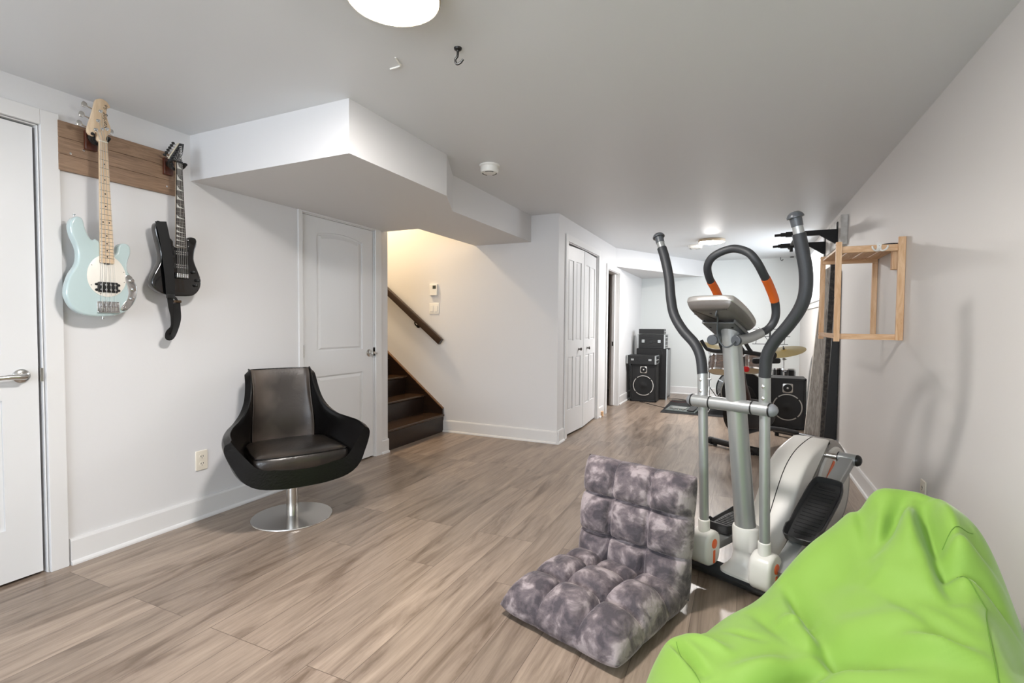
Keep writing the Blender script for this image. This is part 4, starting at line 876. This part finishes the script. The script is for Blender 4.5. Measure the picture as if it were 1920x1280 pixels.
for s in (-1, 1):
    b = new(); lathe(b, [(.225, 0), (.226, .006), (.218, .014), (.12, .018), (0, .019)], frame((0, 1, 0), (0, 0, 1), (1, 0, 0), (.775, 0)[:1] and (.074, .775, .292)) if s > 0 else frame((0, 0, 1), (0, 1, 0), (-1, 0, 0), (-.074, .775, .292)), 56); dk = obj('crank_disc', b, CREAM, et)
    ang = math.atan2(.508-.292, .62-.775); ang = ang if s > 0 else ang+PI
    if s > 0:
        b = new(); prism(b, [(.735, .455), (.755, .447), (.700, .372), (.600, .345), (.612, .338), (.63, .345)][:3]+[(.640, .350), (.618, .362)], .092, .0945, MH()); obj('orange_stripe', b, ORANGE, dk)
    py, pz = .775+.266*math.cos(ang)*.98, .292+.266*math.sin(ang)*.98
    if s < 0: pz = max(pz, .085)
    b = new(); cyl(b, (s*.085, py, pz), (s*.16, py, pz), .0145, 20); obj('crank_pin', b, STEEL, et)
    b = new(); cyl(b, (s*.15, py, pz), (s*.228, py, pz), .0275, 28); obj('link_sleeve', b, SILVER, et)
    b = new(); cyl(b, (s*.149, py, pz), (s*.153, py, pz), .029, 28); obj('sleeve_ring', b, BLACK, et)
    b = new(); lathe(b, [(.028, 0), (.028, .006), (.022, .016), (.012, .021), (.001, .022)], frame((0, 1, 0), (0, 0, 1), (1, 0, 0), (.228, py, pz)) if s > 0 else frame((0, 0, 1), (0, 1, 0), (-1, 0, 0), (-.228, py, pz)), 24); obj('sleeve_cap', b, BLACK, et)
    a = armR if s > 0 else armL; jx, jy, jz = s*.165, a[0][1]+.02, .13
    p_, q_ = Vector((jx, jy, jz)), Vector((s*.192, py, pz)); d = (q_-p_); L_ = d.length; d.normalize(); nn_ = d.cross(Vector((1, 0, 0))).normalized(); nn_ = nn_ if nn_.z > 0 else -nn_
    M = frame(d.cross(nn_)*-1 if 0 else nn_.cross(d), nn_, d, p_)
    b = new(); prism(b, rrect(-.031, -.020, .031, .020, .006), 0, L_, M); obj('link_bar', b, SILVER, et)
    # foot plate
    lo, hi = (.22, .60) if s > 0 else (.20, .56)
    P0 = p_+d*(L_*lo); Mp = frame(nn_.cross(d), d, nn_, p_+d*(L_*(.20 if s > 0 else .16))+nn_*.028+Vector((s*.022, 0, 0)))
    if Mp.to_3x3().determinant() < 0: Mp = frame(-nn_.cross(d), d, nn_, Mp.translation)
    tilt = Matrix.Rotation(R(4 if s > 0 else 3), 4, 'X'); Mp = Mp @ tilt
    of = smooth2([(-.062, .012), (-.03, -.004), (.03, -.004), (.062, .012), (.070, .12), (.072, .28), (.060, .355), (.035, .372), (-.035, .372), (-.060, .355), (-.072, .28), (-.070, .12)], 4)
    b = new(); n_ = len(of); o0, o1 = of, inset(of, .010)
    loft(b, [[(x, y, 0) for x, y in inset(of, .012)], [(x, y, .012) for x, y in inset(of, .003)], [(x, y, .030+(.018 if y < .06 else .012*max(0, (y-.25)/.12))) for x, y in o0], [(x, y, .031+(.018 if y < .06 else .012*max(0, (y-.25)/.12))) for x, y in inset(of, .005)], [(x, y, .018) for x, y in inset(of, .013)]], M=Mp)
    fp = obj('foot_plate', b, DGREY, et, auto=50)
    b = new(); prism(b, inset(of, .014), .017, .0195, Mp)
    for k in range(13): box(b, (-.045, .06+k*.021, .019), (.045, .060+k*.021+.006, .0225), Mp)
    obj('tread_mat', b, mat('tread_rubber', '1f1f20', .55), fp, smooth=False)
    for yy in (.05, .33):
        b = new(); prism(b, rrect(-.035, yy-.006, .035, yy+.006, .006), .0195, .0215, Mp); obj('slot', b, BLACKM, fp)
c_ = (.79, .305)
b = new(); a0, a1 = R(30), R(14)
rslab(b, [(c_[0]+r_*math.cos(a0+(a1-a0)*i/6), c_[1]+r_*math.sin(a0+(a1-a0)*i/6)) for r_, rng in ((.225, range(7)), (.272, range(6, -1, -1))) for i in rng], .06, .086, .003, MH(), seg=2); obj('orange_tip', b, ORANGE, et)
b = new(); box(b, (-.03, .05, .02), (.03, 1.12, .045)); obj('base_rail', b, SILVERD, et, bevel=.004)
b = new(); cyl(b, (-.24, 1.08, .03), (.24, 1.08, .03), .029, 24); obj('rear_stabilizer', b, mat('stabilizer_metal'), et)
for s in (-1, 1):
    b = new(); cyl(b, (s*.235, 1.08, .033), (s*.275, 1.08, .033), .033, 24); obj('end_cap', b, BLACK, et, bevel=.006)
b = new(); tube(b, [(.50, 3.16, .004), (.535, 3.19, .05), (.548, 3.20, .12), (.572, 3.20, .142), (.597, 3.20, .10), (.583, 3.20, .04), (.565, 3.20, .006), (.60, 3.20, .055), (.575, 3.19, .008), (.64, 3.10, .004), (.72, 3.0, .004)], .0032, k=7, n=8)
tag(obj('power_cable', b, BLACK), 'thin black looped cable at the floor beside the elliptical trainer', 'cable')

# ------------------------------------------------------------------ pine wall rack
PINE = wood('pine', 'c79768', 'e8c6a0', (10, 10, 1.2), .5, 4, 1.2); PINEH = wood('pine_across', 'c8986a', 'e8c6a0', (1.4, 10, 10), .5, 4, 1.2); PINEY = wood('pine_along', 'c39262', 'e3bf98', (10, 1.2, 10), .5, 4, 1.2)
wr = thing('wall_rack', 'open pine shelf frame mounted on the right wall', 'wall shelf', (.630, 3.70, 1.36))
def lb(x0, y0, z0, x1, y1, z1): b = new(); box(b, (x0-.630, y0-3.70, z0-1.36), (x1-.630, y1-3.70, z1-1.36)); return b
XO, XI = .471, .795
for x0, x1, y0, y1, z0, z1 in ((XO, XO+.030, 3.385, 3.402, 1.073, 1.640), (XO+.0, XO+.030, 4.010, 4.030, 1.073, 1.634), (XI-.034, XI, 3.385, 3.402, 1.085, 1.652), (XI-.030, XI, 4.010, 4.030, 1.10, 1.62)):
    b = lb(x0, y0, z0, x1, y1, z1); o = obj('post', b, PINE, wr, smooth=False, bevel=.002)
    for zz in (.03, .55, .25): 
        if x1 < .6:
            b = new(); lathe(b, [(.004, 0), (.004, .001)], frame((0, 1, 0), (0, 0, 1), (-1, 0, 0), (x0-.630, (y0+y1)/2-3.70, z0+zz-1.36)), 8); obj('screw_hole', b, BLACK, o)
for y0, y1 in ((3.402, 3.42), (3.99, 4.01)):
    b = lb(XO+.012, y0, 1.578, XI-.004, y1, 1.615); obj('top_rail', b, PINEH, wr, smooth=False, bevel=.002)
b = lb(XO+.012, 3.402, 1.086, XI-.004, 3.42, 1.118); obj('bottom_rail', b, PINEH, wr, smooth=False, bevel=.002)
b = lb(XO+.004, 3.402, 1.09, XO+.024, 4.010, 1.118); obj('side_rail', b, PINEY, wr, smooth=False, bevel=.002)
for i in range(4):
    x0 = XO+.012+i*.080; b = lb(x0, 3.425, 1.600, x0+.068, 3.988, 1.612); obj('slat', b, PINEY, wr, smooth=False, bevel=.001)
b = lb(.745, 3.43, 1.478, .795, 3.47, 1.60); obj('wall_block', b, PINE, wr, smooth=False, bevel=.002)
# double coat hook on the near rail
hk = thing('coat_hook', 'white double coat hook on the near rail of the pine rack', 'hook', (.676, 3.400, 1.600))
b = new(); rslab(b, smooth2([(-.012, .022), (0, .027), (.012, .022), (.010, 0), (.014, -.016), (0, -.022), (-.014, -.016), (-.010, 0)], 3), 0, .004, .0015, frame((1, 0, 0), (0, 0, 1), (0, -1, 0)), seg=2); obj('plate', b, WHITE, hk)
for s in (-1, 1):
    b = new(); tube(b, [(0, -.004, -.010), (s*.012, -.014, -.02), (s*.026, -.022, -.016), (s*.034, -.024, -.004), (s*.035, -.024, .006)], .0048, k=6, n=12); obj('prong', b, WHITE, hk)
    b = new(); prism(b, circ(0, s*.010, .0028, n=10), .004, .0052, frame((1, 0, 0), (0, 0, 1), (0, -1, 0))); obj('screw', b, STEEL, hk)
b = new(); rslab(b, circ(0, 0, .042, .036, 28), 0, .010, .004, Matrix.Translation((.742, 3.46, 1.6145)), seg=2); tag(obj('black_coaster', b, BLACK), 'flat black round object lying on top of the pine rack', 'coaster')

# ------------------------------------------------------------------ pull-up station
pb = thing('pull_up_bar', 'black steel pull-up bar bracketed high on the right wall', 'pull-up bar', (.796, 5.6, 2.0))
b = new(); box(b, (-.055, -.48, -.135), (-.001, .55, .118)); obj('mounting_board', b, mat('whitewashed_board', 'cfcdc8', .6, var=('aeaaa4', 9, .4, .6)), pb, smooth=False, bevel=.003)
for y, zt, xe in ((-.33, .02, -.52), (.40, .02, -.50)):
    b = new(); prism(b, [(-.058, zt), (-.058, zt-.125), (-.075, zt-.125), (-.19, zt-.045), (-.46, zt-.045), (-.46, zt)], y-.018, y+.018, frame((1, 0, 0), (0, 0, 1), (0, -1, 0)) @ Matrix.Diagonal((1, 1, -1, 1))); obj('bracket_arm', b, BLACKM, pb, smooth=False, bevel=.003)
    b = new(); box(b, (-.062, y-.03, zt-.15), (-.055, y+.03, zt+.06)); obj('wall_plate', b, BLACKM, pb, smooth=False)
    b = new(); cyl(b, (-.46, y, zt-.022), (xe-.03, y, zt-.026), .012, 16); cyl(b, (-.44, y, zt-.022), (xe+.02, y, zt-.022), .0175, 18); obj('end_grip', b, BLACKM, pb)
b = new(); cyl(b, (-.36, -.46, .0), (-.36, .52, .0), .0155, 18); obj('cross_bar', b, BLACKM, pb)
for y in (-.46, .52):
    b = new(); lathe(b, [(.02, 0), (.026, .02), (.022, .04), (.001, .045)], aim((-.36, y, 0), (-.36, y*1.2, -.004)), 18); obj('bar_cap', b, BLACKM, pb)
for y in (-.36, .37):
    b = new(); cyl(b, (-.36, y, 0), (-.36, y, -.07), .016, 16); obj('hanging_grip', b, BLACKM, pb)

# ------------------------------------------------------------------ boards leaning in the far right corner
WEA = wood('weathered_wood', '7a7168', 'cdc8c0', (12, 12, 1.0), .8, 4, 2.2, 'aaa39a')
def leaning(name, q0, q1, q2, q3, y, th, m, label, cat):
    """board whose near face is the quad q0..q3 given as (x, z) at depth y"""
    b = new(); cx, cz = (q0[0]+q1[0])/2, 0; prism(b, [(p[0]-cx, p[1]) for p in (q0, q1, q2, q3)], -th, 0, frame((1, 0, 0), (0, 0, 1), (0, -1, 0)))
    o = obj(name, b, m, smooth=False, bevel=.003, loc=(cx, y, 0)); return tag(o, label, cat)
leaning('weathered_plank', (.600, 0), (.775, 0), (.788, 1.765), (.730, 1.725), 6.0, .05, WEA, 'grey weathered wooden plank leaning by the right speaker', 'plank')
leaning('dark_board', (.705, 0), (.788, 0), (.793, 1.80), (.755, 1.78), 5.70, .04, mat('charred_board', '2b2826', .7, bump=(40, .6), var=('565049', 30, .45, .7, 5)), 'rough dark board standing between grey plank and smooth black board', 'board')
leaning('laminate_board', (.690, 0), (.790, 0), (.794, 1.66), (.765, 1.66), 5.36, .05, mat('black_laminate', '0c0c0d', .45), 'smooth black board leaning on the right wall beside the rough one', 'board')

# ------------------------------------------------------------------ loudspeakers and rack gear
CAB = mat('speaker_vinyl', '0f0e0e', .55, bump=(150, .15)); CONE = mat('speaker_cone', '050505', .6)
RING = mat('speaker_ring', 'bdb9b3', .25, .6)
def speaker(x0, x1, y0, depth, h, wz, wr_, tz, label, rz=0, topm=None):
    cx = (x0+x1)/2; t = thing('loudspeaker', label, 'loudspeaker', (cx, y0, 0), (0, 0, R(rz)), 'black loudspeakers'); hw = (x1-x0)/2
    b = new(); box(b, (-hw, .012, .004), (hw, depth, h)); 
    for a, c in (((-hw, .004), (-hw+.022, h)), ((hw-.022, .004), (hw, h)), ((-hw, .004), (hw, .03)), ((-hw, h-.022), (hw, h))): box(b, (a[0], 0, a[1]), (c[0], .013, c[1]))
    cab = obj('cabinet', b, CAB, t, smooth=False, bevel=.003)
    My = frame((1, 0, 0), (0, 0, 1), (0, -1, 0), (0, .012, wz))
    b = new(); lathe(b, [(wr_, 0), (wr_, .004), (wr_*.93, .007), (wr_*.91, .003), (wr_*.45, -.05+.052), (wr_*.3, .004), (wr_*.12, .012), (0, .014)], My, 56); wf_ = obj('woofer', b, CONE, t)
    for k in range(4):
        b = new(); a0, a1 = R(90*k+50-4), R(90*k+50+78); n_ = 16
        prism(b, [(r_*math.cos(a0+(a1-a0)*i/n_), r_*math.sin(a0+(a1-a0)*i/n_)) for r_, rg in ((wr_*1.02, range(n_+1)), (wr_*.94, range(n_, -1, -1))) for i in rg], .006, .0105, My); obj('trim_ring', b, RING, wf_)
    Mt = frame((1, 0, 0), (0, 0, 1), (0, -1, 0), (0, .012, tz)); b = new(); rslab(b, rrect(-.052, -.052, .052, .052, .016), 0, .005, .002, Mt, seg=2); tw = obj('tweeter', b, RING, t)
    b = new(); lathe(b, [(.045, .004), (.045, .007), (.02, .0075), (.012, .009)], Mt, 30); obj('horn', b, CONE, tw)
    b = new(); lathe(b, [(.012, .009), (.010, .013), (.001, .015)], Mt, 18); obj('dome', b, RING, tw)
    return t
speaker(-1.545, -1.160, 7.68, .30, .568, .247, .150, .485, 'black loudspeaker on the floor at left, under the lower rack case')
speaker(.285, .650, 6.38, .34, .575, .249, .147, .463, 'black loudspeaker on the right beside the weathered plank')
tcab = thing('equipment_cabinet', 'tall black equipment cabinet standing behind the left loudspeaker', 'cabinet', (-1.29, 8.22, 0))
b = new(); box(b, (-.235, -.20, .015), (.225, .20, .79)); obj('body', b, CAB, tcab, smooth=False, bevel=.004)
b = new(); box(b, (.225, -.185, .04), (.232, .185, .77)); obj('side_panel', b, mat('side_grille', '8f908f', .4, .5), tcab, smooth=False)
for y in (-.2, .19):
    b = new(); box(b, (.222, y, .0), (.238, y+.012, .79)); obj('edge_trim', b, SILVER, tcab, smooth=False)
def rack_case(label, x0, x1, y0, y1, z0, z1, units):
    t = thing('rack_case', label, 'rack case', ((x0+x1)/2, (y0+y1)/2, z0), group='rack cases'); hx, hy, h = (x1-x0)/2, (y1-y0)/2, z1-z0
    b = new(); box(b, (-hx+.02, -hy, 0), (hx-.02, hy, h)); 
    for k in range(3): box(b, (-hx+.06, -hy-.004, h*(.18+.28*k)), (hx-.06, -hy, h*(.26+.28*k)))
    obj('shell', b, mat('rack_plastic', '191919', .5, bump=(90, .2)), t, smooth=False, bevel=.004)
    for s in (-1, 1):
        b = new(); x_a, x_b = (s*hx-.02*(s > 0), s*hx+.02*(s < 0))
        for a, c in (((-hy-.006, 0), (-hy+.022, h)), ((hy-.022, 0), (hy+.006, h)), ((-hy, 0), (hy, .016)), ((-hy, h-.016), (hy, h))): box(b, (min(x_a, x_b), a[0], a[1]), (max(x_a, x_b), c[0], c[1]))
        obj('rail_frame', b, SILVER, t, smooth=False, bevel=.002)
    for k in range(units):
        za, zb = .018+(h-.036)*k/units, .018+(h-.036)*(k+1)/units-.006
        b = new(); box(b, (hx-.012, -hy+.024, za), (hx-.002, hy-.024, zb)); u = obj('rack_unit', b, mat('unit_face', '3a3b3c' if k % 2 == 0 else '3a3b3c', .35, .6), t, smooth=False)
        for j in range(5):
            b = new(); lathe(b, [(.008, 0), (.007, .008), (.001, .0085)], frame((0, 1, 0), (0, 0, 1), (1, 0, 0), (hx-.002, -hy+.06+j*(2*hy-.12)/4, (za+zb)/2)), 12); obj('knob', b, SILVER, u)
    b = new(); box(b, (-.03, -hy-.010, h*.38), (.03, -hy, h*.62)); obj('handle', b, BLACK, t, bevel=.003)
    for s in (-1, 1):
        b = new(); box(b, (s*(hx-.09)-.022, -hy-.006, h*.4), (s*(hx-.09)+.022, -hy, h*.62)); obj('latch', b, SILVER, t, bevel=.002)
    return t
rack_case('flat black rack case with silver ends lying on the left loudspeaker', -1.605, -1.165, 7.66, 7.96, .570, .700, 1)
rack_case('taller black rack case with silver ends on the equipment cabinet', -1.520, -1.095, 8.06, 8.38, .792, 1.012, 3)
am = thing('small_amplifier', 'small black amplifier box on top of the upper rack case', 'amplifier', (-1.30, 8.20, 1.012))
b = new(); box(b, (-.205, -.11, .006), (.175, .11, .085)); obj('case', b, mat('rack_plastic'), am, smooth=False, bevel=.003)
b = new(); box(b, (.175, -.10, .010), (.182, .10, .080)); fp = obj('front_panel', b, mat('unit_face'), am, smooth=False)
for j in range(3):
    b = new(); lathe(b, [(.010, 0), (.009, .010), (.001, .0105)], frame((0, 1, 0), (0, 0, 1), (1, 0, 0), (.182, -.06+j*.06, .045)), 12); obj('knob', b, SILVER, fp)
# pedal board, cables, mat
b = new(); rslab(b, rrect(-.98, 6.84, .78, 8.05, .02), 0, .006, .002, None, seg=2); tag(obj('floor_mat', b, mat('black_rubber', '141416', .8, bump=(200, .2))), 'black rubber mat on the floor under the drum kit', 'floor mat')
pd = thing('pedal_board', 'silver effects pedal board lying at left end of black mat', 'pedal board', (-.72, 7.06, .006), (0, 0, R(-12)))
b = new(); prism(b, [(-.11, 0), (.12, 0), (.12, .045), (-.11, .018)], -.20, .20, frame((0, 1, 0), (0, 0, 1), (1, 0, 0))); obj('chassis', b, mat('pedal_grey', '6c7371', .4, .4), pd, smooth=False, bevel=.004)
b = new(); box(b, (-.16, -.03, .034), (.05, .07, .040), Matrix.Rotation(R(6.7), 4, 'X')); obj('label_plate', b, STEEL, pd, smooth=False)
for x in (-.15, -.09, -.03, .03):
    b = new(); lathe(b, [(.010, 0), (.010, .012), (.006, .016), (.001, .0165)], Matrix.Translation((x, -.075, .02)), 14); obj('foot_switch', b, STEEL, pd)
b = new(); box(b, (.09, -.10, .04), (.18, .10, .052), Matrix.Rotation(R(9), 4, 'X')); obj('expression_pedal', b, DGREY, pd, bevel=.003)
b = new(); box(b, (-.36, 0, 0), (.02, .30, .004)); prism(b, [(.0, 0), (.30, 0), (.30, .05)], -.36, .02, frame((0, 1, 0), (0, 0, 1), (1, 0, 0))) if 0 else None
o = obj('pedal_bag', b, mat('black_rubber'), None, smooth=False, loc=(-.60, 7.30, .007)); tag(o, 'flat black cloth pad behind the pedal board', 'pad')
rnd = random.Random(9)
def cable(pts, r, m, label): b = new(); tube(b, pts, r, 7, k=6); tag(obj('audio_cable', b, m), label, 'cable', 'audio cables on the floor')
cable([(-1.40, 7.66, .006), (-1.10, 7.35, .006), (-.96, 7.20, .010), (-.935, 7.14, .012)], .004, BLACK, 'black cable across the floor from left speaker to pedal board')
cable([(-1.03, 8.02, .02), (-.92, 8.2, .006), (-.75, 8.1, .006), (-.62, 8.25, .006), (-.48, 8.1, .05), (-.42, 7.95, .09), (-.50, 7.85, .07), (-.6, 7.95, .02), (-.5, 8.1, .012), (-.35, 8.0, .008)], .005, BLACK, 'coiled black cable heap beside the equipment cabinet')
cable([(-1.0, 7.95, .006), (-.85, 7.85, .006), (-.7, 7.95, .006), (-.55, 7.8, .006), (-.45, 7.7, .01), (-.4, 7.8, .012)], .0045, mat('dark_red_cable', '5a1f1c', .5), 'dark red cable on the floor behind the pedal board')
cable([(-1.16, 8.00, .80), (-1.12, 7.985, .72), (-1.14, 7.98, .62), (-1.13, 7.985, .45)], .004, BLACK, 'black cable hanging from the upper rack case')
o_ = Matrix.Translation((-.66, 7.62, .03)); b = new(); box(b, (-.04, -.03, -.019), (.04, .03, .018), o_); tag(obj('power_adapter', b, BLACK, bevel=.003), 'small black power adapter on the floor behind the pedal board', 'adapter')

# ------------------------------------------------------------------ drum kit
WRAP = wood('drum_wrap', '26211f', '5f4a3c', (1.5, 1.5, 14), .25, 3, 3.0, '3f3834'); HEADM = mat('drum_head', 'e2cfac', .45); HEADW = mat('drum_head_white', 'd8d5cd', .45); SHB = mat('black_drum_wrap', '141212', .25)
dk = thing('drum_kit', 'drum kit with black bass drum and wood-look toms on black mat', 'drum kit', (0, 7.3, .006))
def drum(name, c, ax, r, L_, wrap, hb, ht, lugs, dk=dk):
    c = Vector(c)-dk.location; ax = Vector(ax).normalized(); M = aim(c-ax*L_/2, c+ax*L_/2)
    b = new(); lathe(b, [(r, .006), (r, L_-.006)], M, 48); t = obj(name, b, wrap, dk)
    b = new(); lathe(b, [(r*.985, .001), (r*.985, .007)], M, 48); obj('resonant_head', b, hb, t)
    b = new(); lathe(b, [(r*.985, L_-.007), (r*.985, L_-.001)], M, 48); obj('batter_head', b, ht, t)
    for z in (.004, L_-.004):
        b = new(); lathe(b, [(r*.985, z-.010), (r*1.035, z-.010), (r*1.035, z+.010), (r*.985, z+.010), (r*.985, z-.010)], M, 48, cap=False)
        bm2 = b; obj('hoop', b, CHROME if r < .2 else SHB, t)
    for k in range(lugs):
        a = 2*PI*k/lugs+.3; q = Vector((math.cos(a)*(r+.008), math.sin(a)*(r+.008), 0)); b = new(); cyl(b, M @ (q+Vector((0, 0, .012))), M @ (q+Vector((0, 0, L_-.012))), .003, 8)
        for z in ((.25*L_, .75*L_) if r > .2 else (.5*L_,)): cyl(b, M @ (q+Vector((0, 0, z-.018))), M @ (q+Vector((0, 0, z+.018))), .009, 10)
        obj('lug', b, CHROME, t)
    return t, M
bd, MB_ = drum('bass_drum', (-.02, 7.33, .29), (.20, -1, .02), .265, .40, SHB, mat('black_head', '0e0e0f', .35), mat('black_head'), 8)
b = new(); tube(b, [MB_ @ Vector((.268*math.cos(2*PI*i/48), .268*math.sin(2*PI*i/48), .405)) for i in range(48)], .0055, 8, closed=True); obj('hoop_rim', b, mat('hoop_edge', '8f8a80', .3, .6), bd)
for s in (-1, 1):
    b = new(); cyl(b, (-.02+s*.25, -.05, .25), (-.02+s*.38, -.22, .003), .008, 12); obj('spur_leg', b, CHROME, dk)
drum('tom', (-.268, 7.04, .655), (.05, .42, 1), .128, .20, WRAP, HEADM, HEADW, 6)
drum('tom', (.095, 7.04, .675), (-.02, .40, 1), .128, .18, WRAP, HEADM, HEADW, 6)
ft = thing('floor_tom', 'small black drum on chrome legs behind the right loudspeaker', 'drum', (.50, 7.52, .006))
drum('shell', (.50, 7.52, .46), (0, .1, 1), .13, .26, SHB, HEADW, HEADW, 6, ft)
for a in range(3):
    b = new(); q = Vector((.147*math.cos(a*2.1+.4), .147*math.sin(a*2.1+.4), 0)); cyl(b, q, q+Vector((0, 0, .55)), .007, 10); obj('leg', b, CHROME, ft)
for x in (-.14, -.02):
    b = new(); cyl(b, (-.08, -.06, .54), (x, -.20, .76), .011, 12); obj('tom_mount', b, CHROME, dk)
for x, y, z, label in ((-.262, 6.915, .665, ''), (.097, 6.918, .685, '')):
    b = new(); prism(b, circ(0, 0, .022, .016, 20), 0, .003, frame((1, 0, 0), (0, .0, 1), (0, -1, 0), (x, y-7.3+.006, z))); obj('badge', b, CHROME, dk)
BRZ = mat('bronze_cymbal', '8a7748', .28, .85)
def cymbal(label, x, y, z, r, tilt, h0=0):
    t = thing('cymbal_stand', label, 'cymbal', (x, y, .006), group='cymbals on stands'); M = Matrix.Translation((0, 0, z)) @ Matrix.Rotation(R(tilt[0]), 4, 'X') @ Matrix.Rotation(R(tilt[1]), 4, 'Y')
    b = new(); lathe(b, [(.03, .026), (.034, .018), (r*.28, .012), (r, -.008), (r, -.0095), (r*.28, .010), (.03, .015)], M, 60); obj('cymbal', b, BRZ, t)
    b = new(); lathe(b, [(.006, .02), (.012, .028), (.012, .045), (.005, .05), (.005, .07)], M, 14); obj('wing_nut', b, BLACK, t)
    b = new(); cyl(b, (0, 0, .25), (0, 0, z), .007, 12); cyl(b, (0, 0, .12), (0, 0, z*.7), .011, 14); obj('stand_pole', b, CHROME, t)
    for zz in (z*.7, z*.88, z*.45):
        b = new(); cyl(b, (-.016, 0, zz), (.016, 0, zz), .014, 12); cyl(b, (.0, -.004, zz-.01), (.03, -.03, zz+.004), .005, 8); obj('stand_clamp', b, CHROME, t)
    for a in range(3):
        b = new(); q = Vector((.22*math.cos(a*2.09+.5), .22*math.sin(a*2.09+.5), .01)); cyl(b, (0, 0, .30), q, .006, 10); obj('stand_leg', b, CHROME, t)
        b = new(); cyl(b, q-Vector((0, 0, .009)), q+Vector((0, 0, .012)), .011, 12); obj('foot', b, BLACK, t)
    return t
cymbal('large bronze cymbal tilted on a chrome stand above the right loudspeaker', .475, 7.18, .835, .245, (13, -11))
cymbal('bronze cymbal on a chrome stand at the left side of drum kit', -.42, 7.55, .885, .20, (8, 12))
# music stand
ms = thing('music_stand', 'black wire music stand behind the drum kit', 'music stand', (.33, 7.62, .006))
b = new(); cyl(b, (0, 0, .25), (0, .0, .95), .008, 12); obj('pole', b, BLACK, ms)
b = new()
for z, x0, x1 in ((1.108, -.21, .24), (1.01, -.21, .24), (.908, -.215, .215)): cyl(b, (x0, -.02+(z-1)*.25, z), (x1, -.02+(z-1)*.25, z), .0042, 8)
for x in (-.17, .17): cyl(b, (x, -.043, .908), (x+.02, .007, 1.108), .0036, 8)
for s in (-1, 1): cyl(b, (0, -.04, .92), (s*.14, .01, 1.13), .0035, 8)
obj('desk', b, BLACK, ms)
b = new(); box(b, (-.012, -.03, .93), (.012, -.01, 1.10)); obj('desk_bracket', b, BLACK, ms)
for a in range(3):
    b = new(); cyl(b, (0, 0, .30), (.24*math.cos(a*2.09), .24*math.sin(a*2.09), .006), .005, 8); obj('leg', b, BLACK, ms)

# ------------------------------------------------------------------ exercise bike behind the trainer
sb = thing('exercise_bike', 'black indoor exercise bike with red knob behind the elliptical trainer', 'exercise bike', (-.06, 5.09, 0), (0, 0, R(-35.6)))
BK = mat('satin_black', '151516', .32); GT = mat('gunmetal', '3b3d40', .35, .5)
b = new(); cyl(b, (-.23, 0, .045), (.23, 0, .045), .03, 20); obj('front_stabilizer', b, BK, sb)
for s in (-1, 1):
    b = new(); cyl(b, (s*.225, 0, .04), (s*.265, 0, .04), .036, 18); o = obj('end_cap', b, BLACKM, sb); b = new(); cyl(b, (s*.20, 0, .0), (s*.20, 0, .03), .018, 12); obj('levelling_foot', b, BLACKM, sb)
b = new(); tube(b, [(.02, 0, .06), (.02, .10, .14), (.03, .34, .17), (.04, .62, .14), (.05, .92, .075)], .024, 16, k=6); obj('base_frame', b, GT, sb)
b = new(); cyl(b, (-.21, .95, .052), (.22, .95, .052), .024, 18); obj('rear_stabilizer', b, GT, sb)
for x in (-.18, .19):
    b = new(); cyl(b, (x, .95, 0), (x, .95, .032), .02, 12); obj('levelling_foot', b, BLACKM, sb)
b = new(); lathe(b, [(.225, -.022), (.232, -.018), (.232, .018), (.225, .022), (.20, .012), (.03, .012)], frame((0, 1, 0), (0, 0, 1), (1, 0, 0), (-.02, .12, .37)), 56); obj('flywheel', b, mat('flywheel_black', '111112', .25, .3), sb)
b = new(); rslab(b, smooth2([(-.02, .26), (.12, .20), (.40, .18), (.52, .26), (.50, .40), (.36, .44), (.10, .48), (-.02, .40)], 4), .03, .075, .012, frame((0, 1, 0), (0, 0, 1), (1, 0, 0)), seg=3); obj('chain_guard', b, BK, sb)
for s in (-1, 1):
    b = new(); cyl(b, (s*.045-.02, .12, .37), (s*.03, .10, .62), .014, 14); obj('fork_blade', b, BK, sb)
b = new(); tube(b, [(.0, .10, .60), (.03, .06, .72), (.05, .03, .88)], .024, 16, k=4); obj('head_tube', b, BK, sb)
b = new(); tube(b, [(.13, .03, .46), (.125, .02, .52), (.11, .0, .60), (.095, -.01, .68), (.09, -.01, .73)], .019, 14, k=4); obj('resistance_lever', b, mat('dark_cherry', '2a100d', .2, coat=.6), sb)
b = new(); lathe(b, [(.012, -.02), (.018, -.018), (.025, -.006), (.025, .012), (.016, .022), (.001, .024)], Matrix.Translation((.12, -.01, .765)) @ Matrix.Scale(1.15, 4), 22); obj('knob', b, mat('red_knob', 'c31414', .3), sb, label='red resistance knob')
b = new(); tube(b, [(.03, .34, .20), (-.005, .42, .50), (-.05, .46, .80)], .02, 14, k=4); obj('seat_post', b, GT, sb)
b = new(); rslab(b, smooth2([(-.03, -.10), (.03, -.10), (.05, .02), (.10, .12), (.08, .17), (-.08, .17), (-.10, .12), (-.05, .02)], 4), 0, .055, .02, Matrix.Translation((-.05, .46, .79)), seg=4); obj('saddle', b, BLACKM, sb)
bar = BLACKM
b = new(); tube(b, [(-.31, .01, .925), (-.24, .0, .913), (-.13, .0, .915), (.0, .0, .915), (.09, .0, .918), (.17, .0, .915), (.26, .0, .905)], .020, 14, k=5); obj('handlebar', b, bar, sb)
for x0, x1 in ((-.31, -.375), (-.135, -.165), (.092, .035), (.165, .105)):
    b = new(); tube(b, [(x0, .005, .918), (x0+(x1-x0)*.35, -.005, .945), (x0+(x1-x0)*.8, -.012, .99), (x1, -.015, 1.012)], .0165, 12, k=5); obj('bar_horn', b, bar, sb)
b = new(); cyl(b, (.325, .0, .905), (.385, .0, .905), .027, 18); tube(b, [(.25, .0, .905), (.29, .0, .905), (.33, .0, .905)], .016, 12, k=3); obj('bar_end_pad', b, bar, sb)
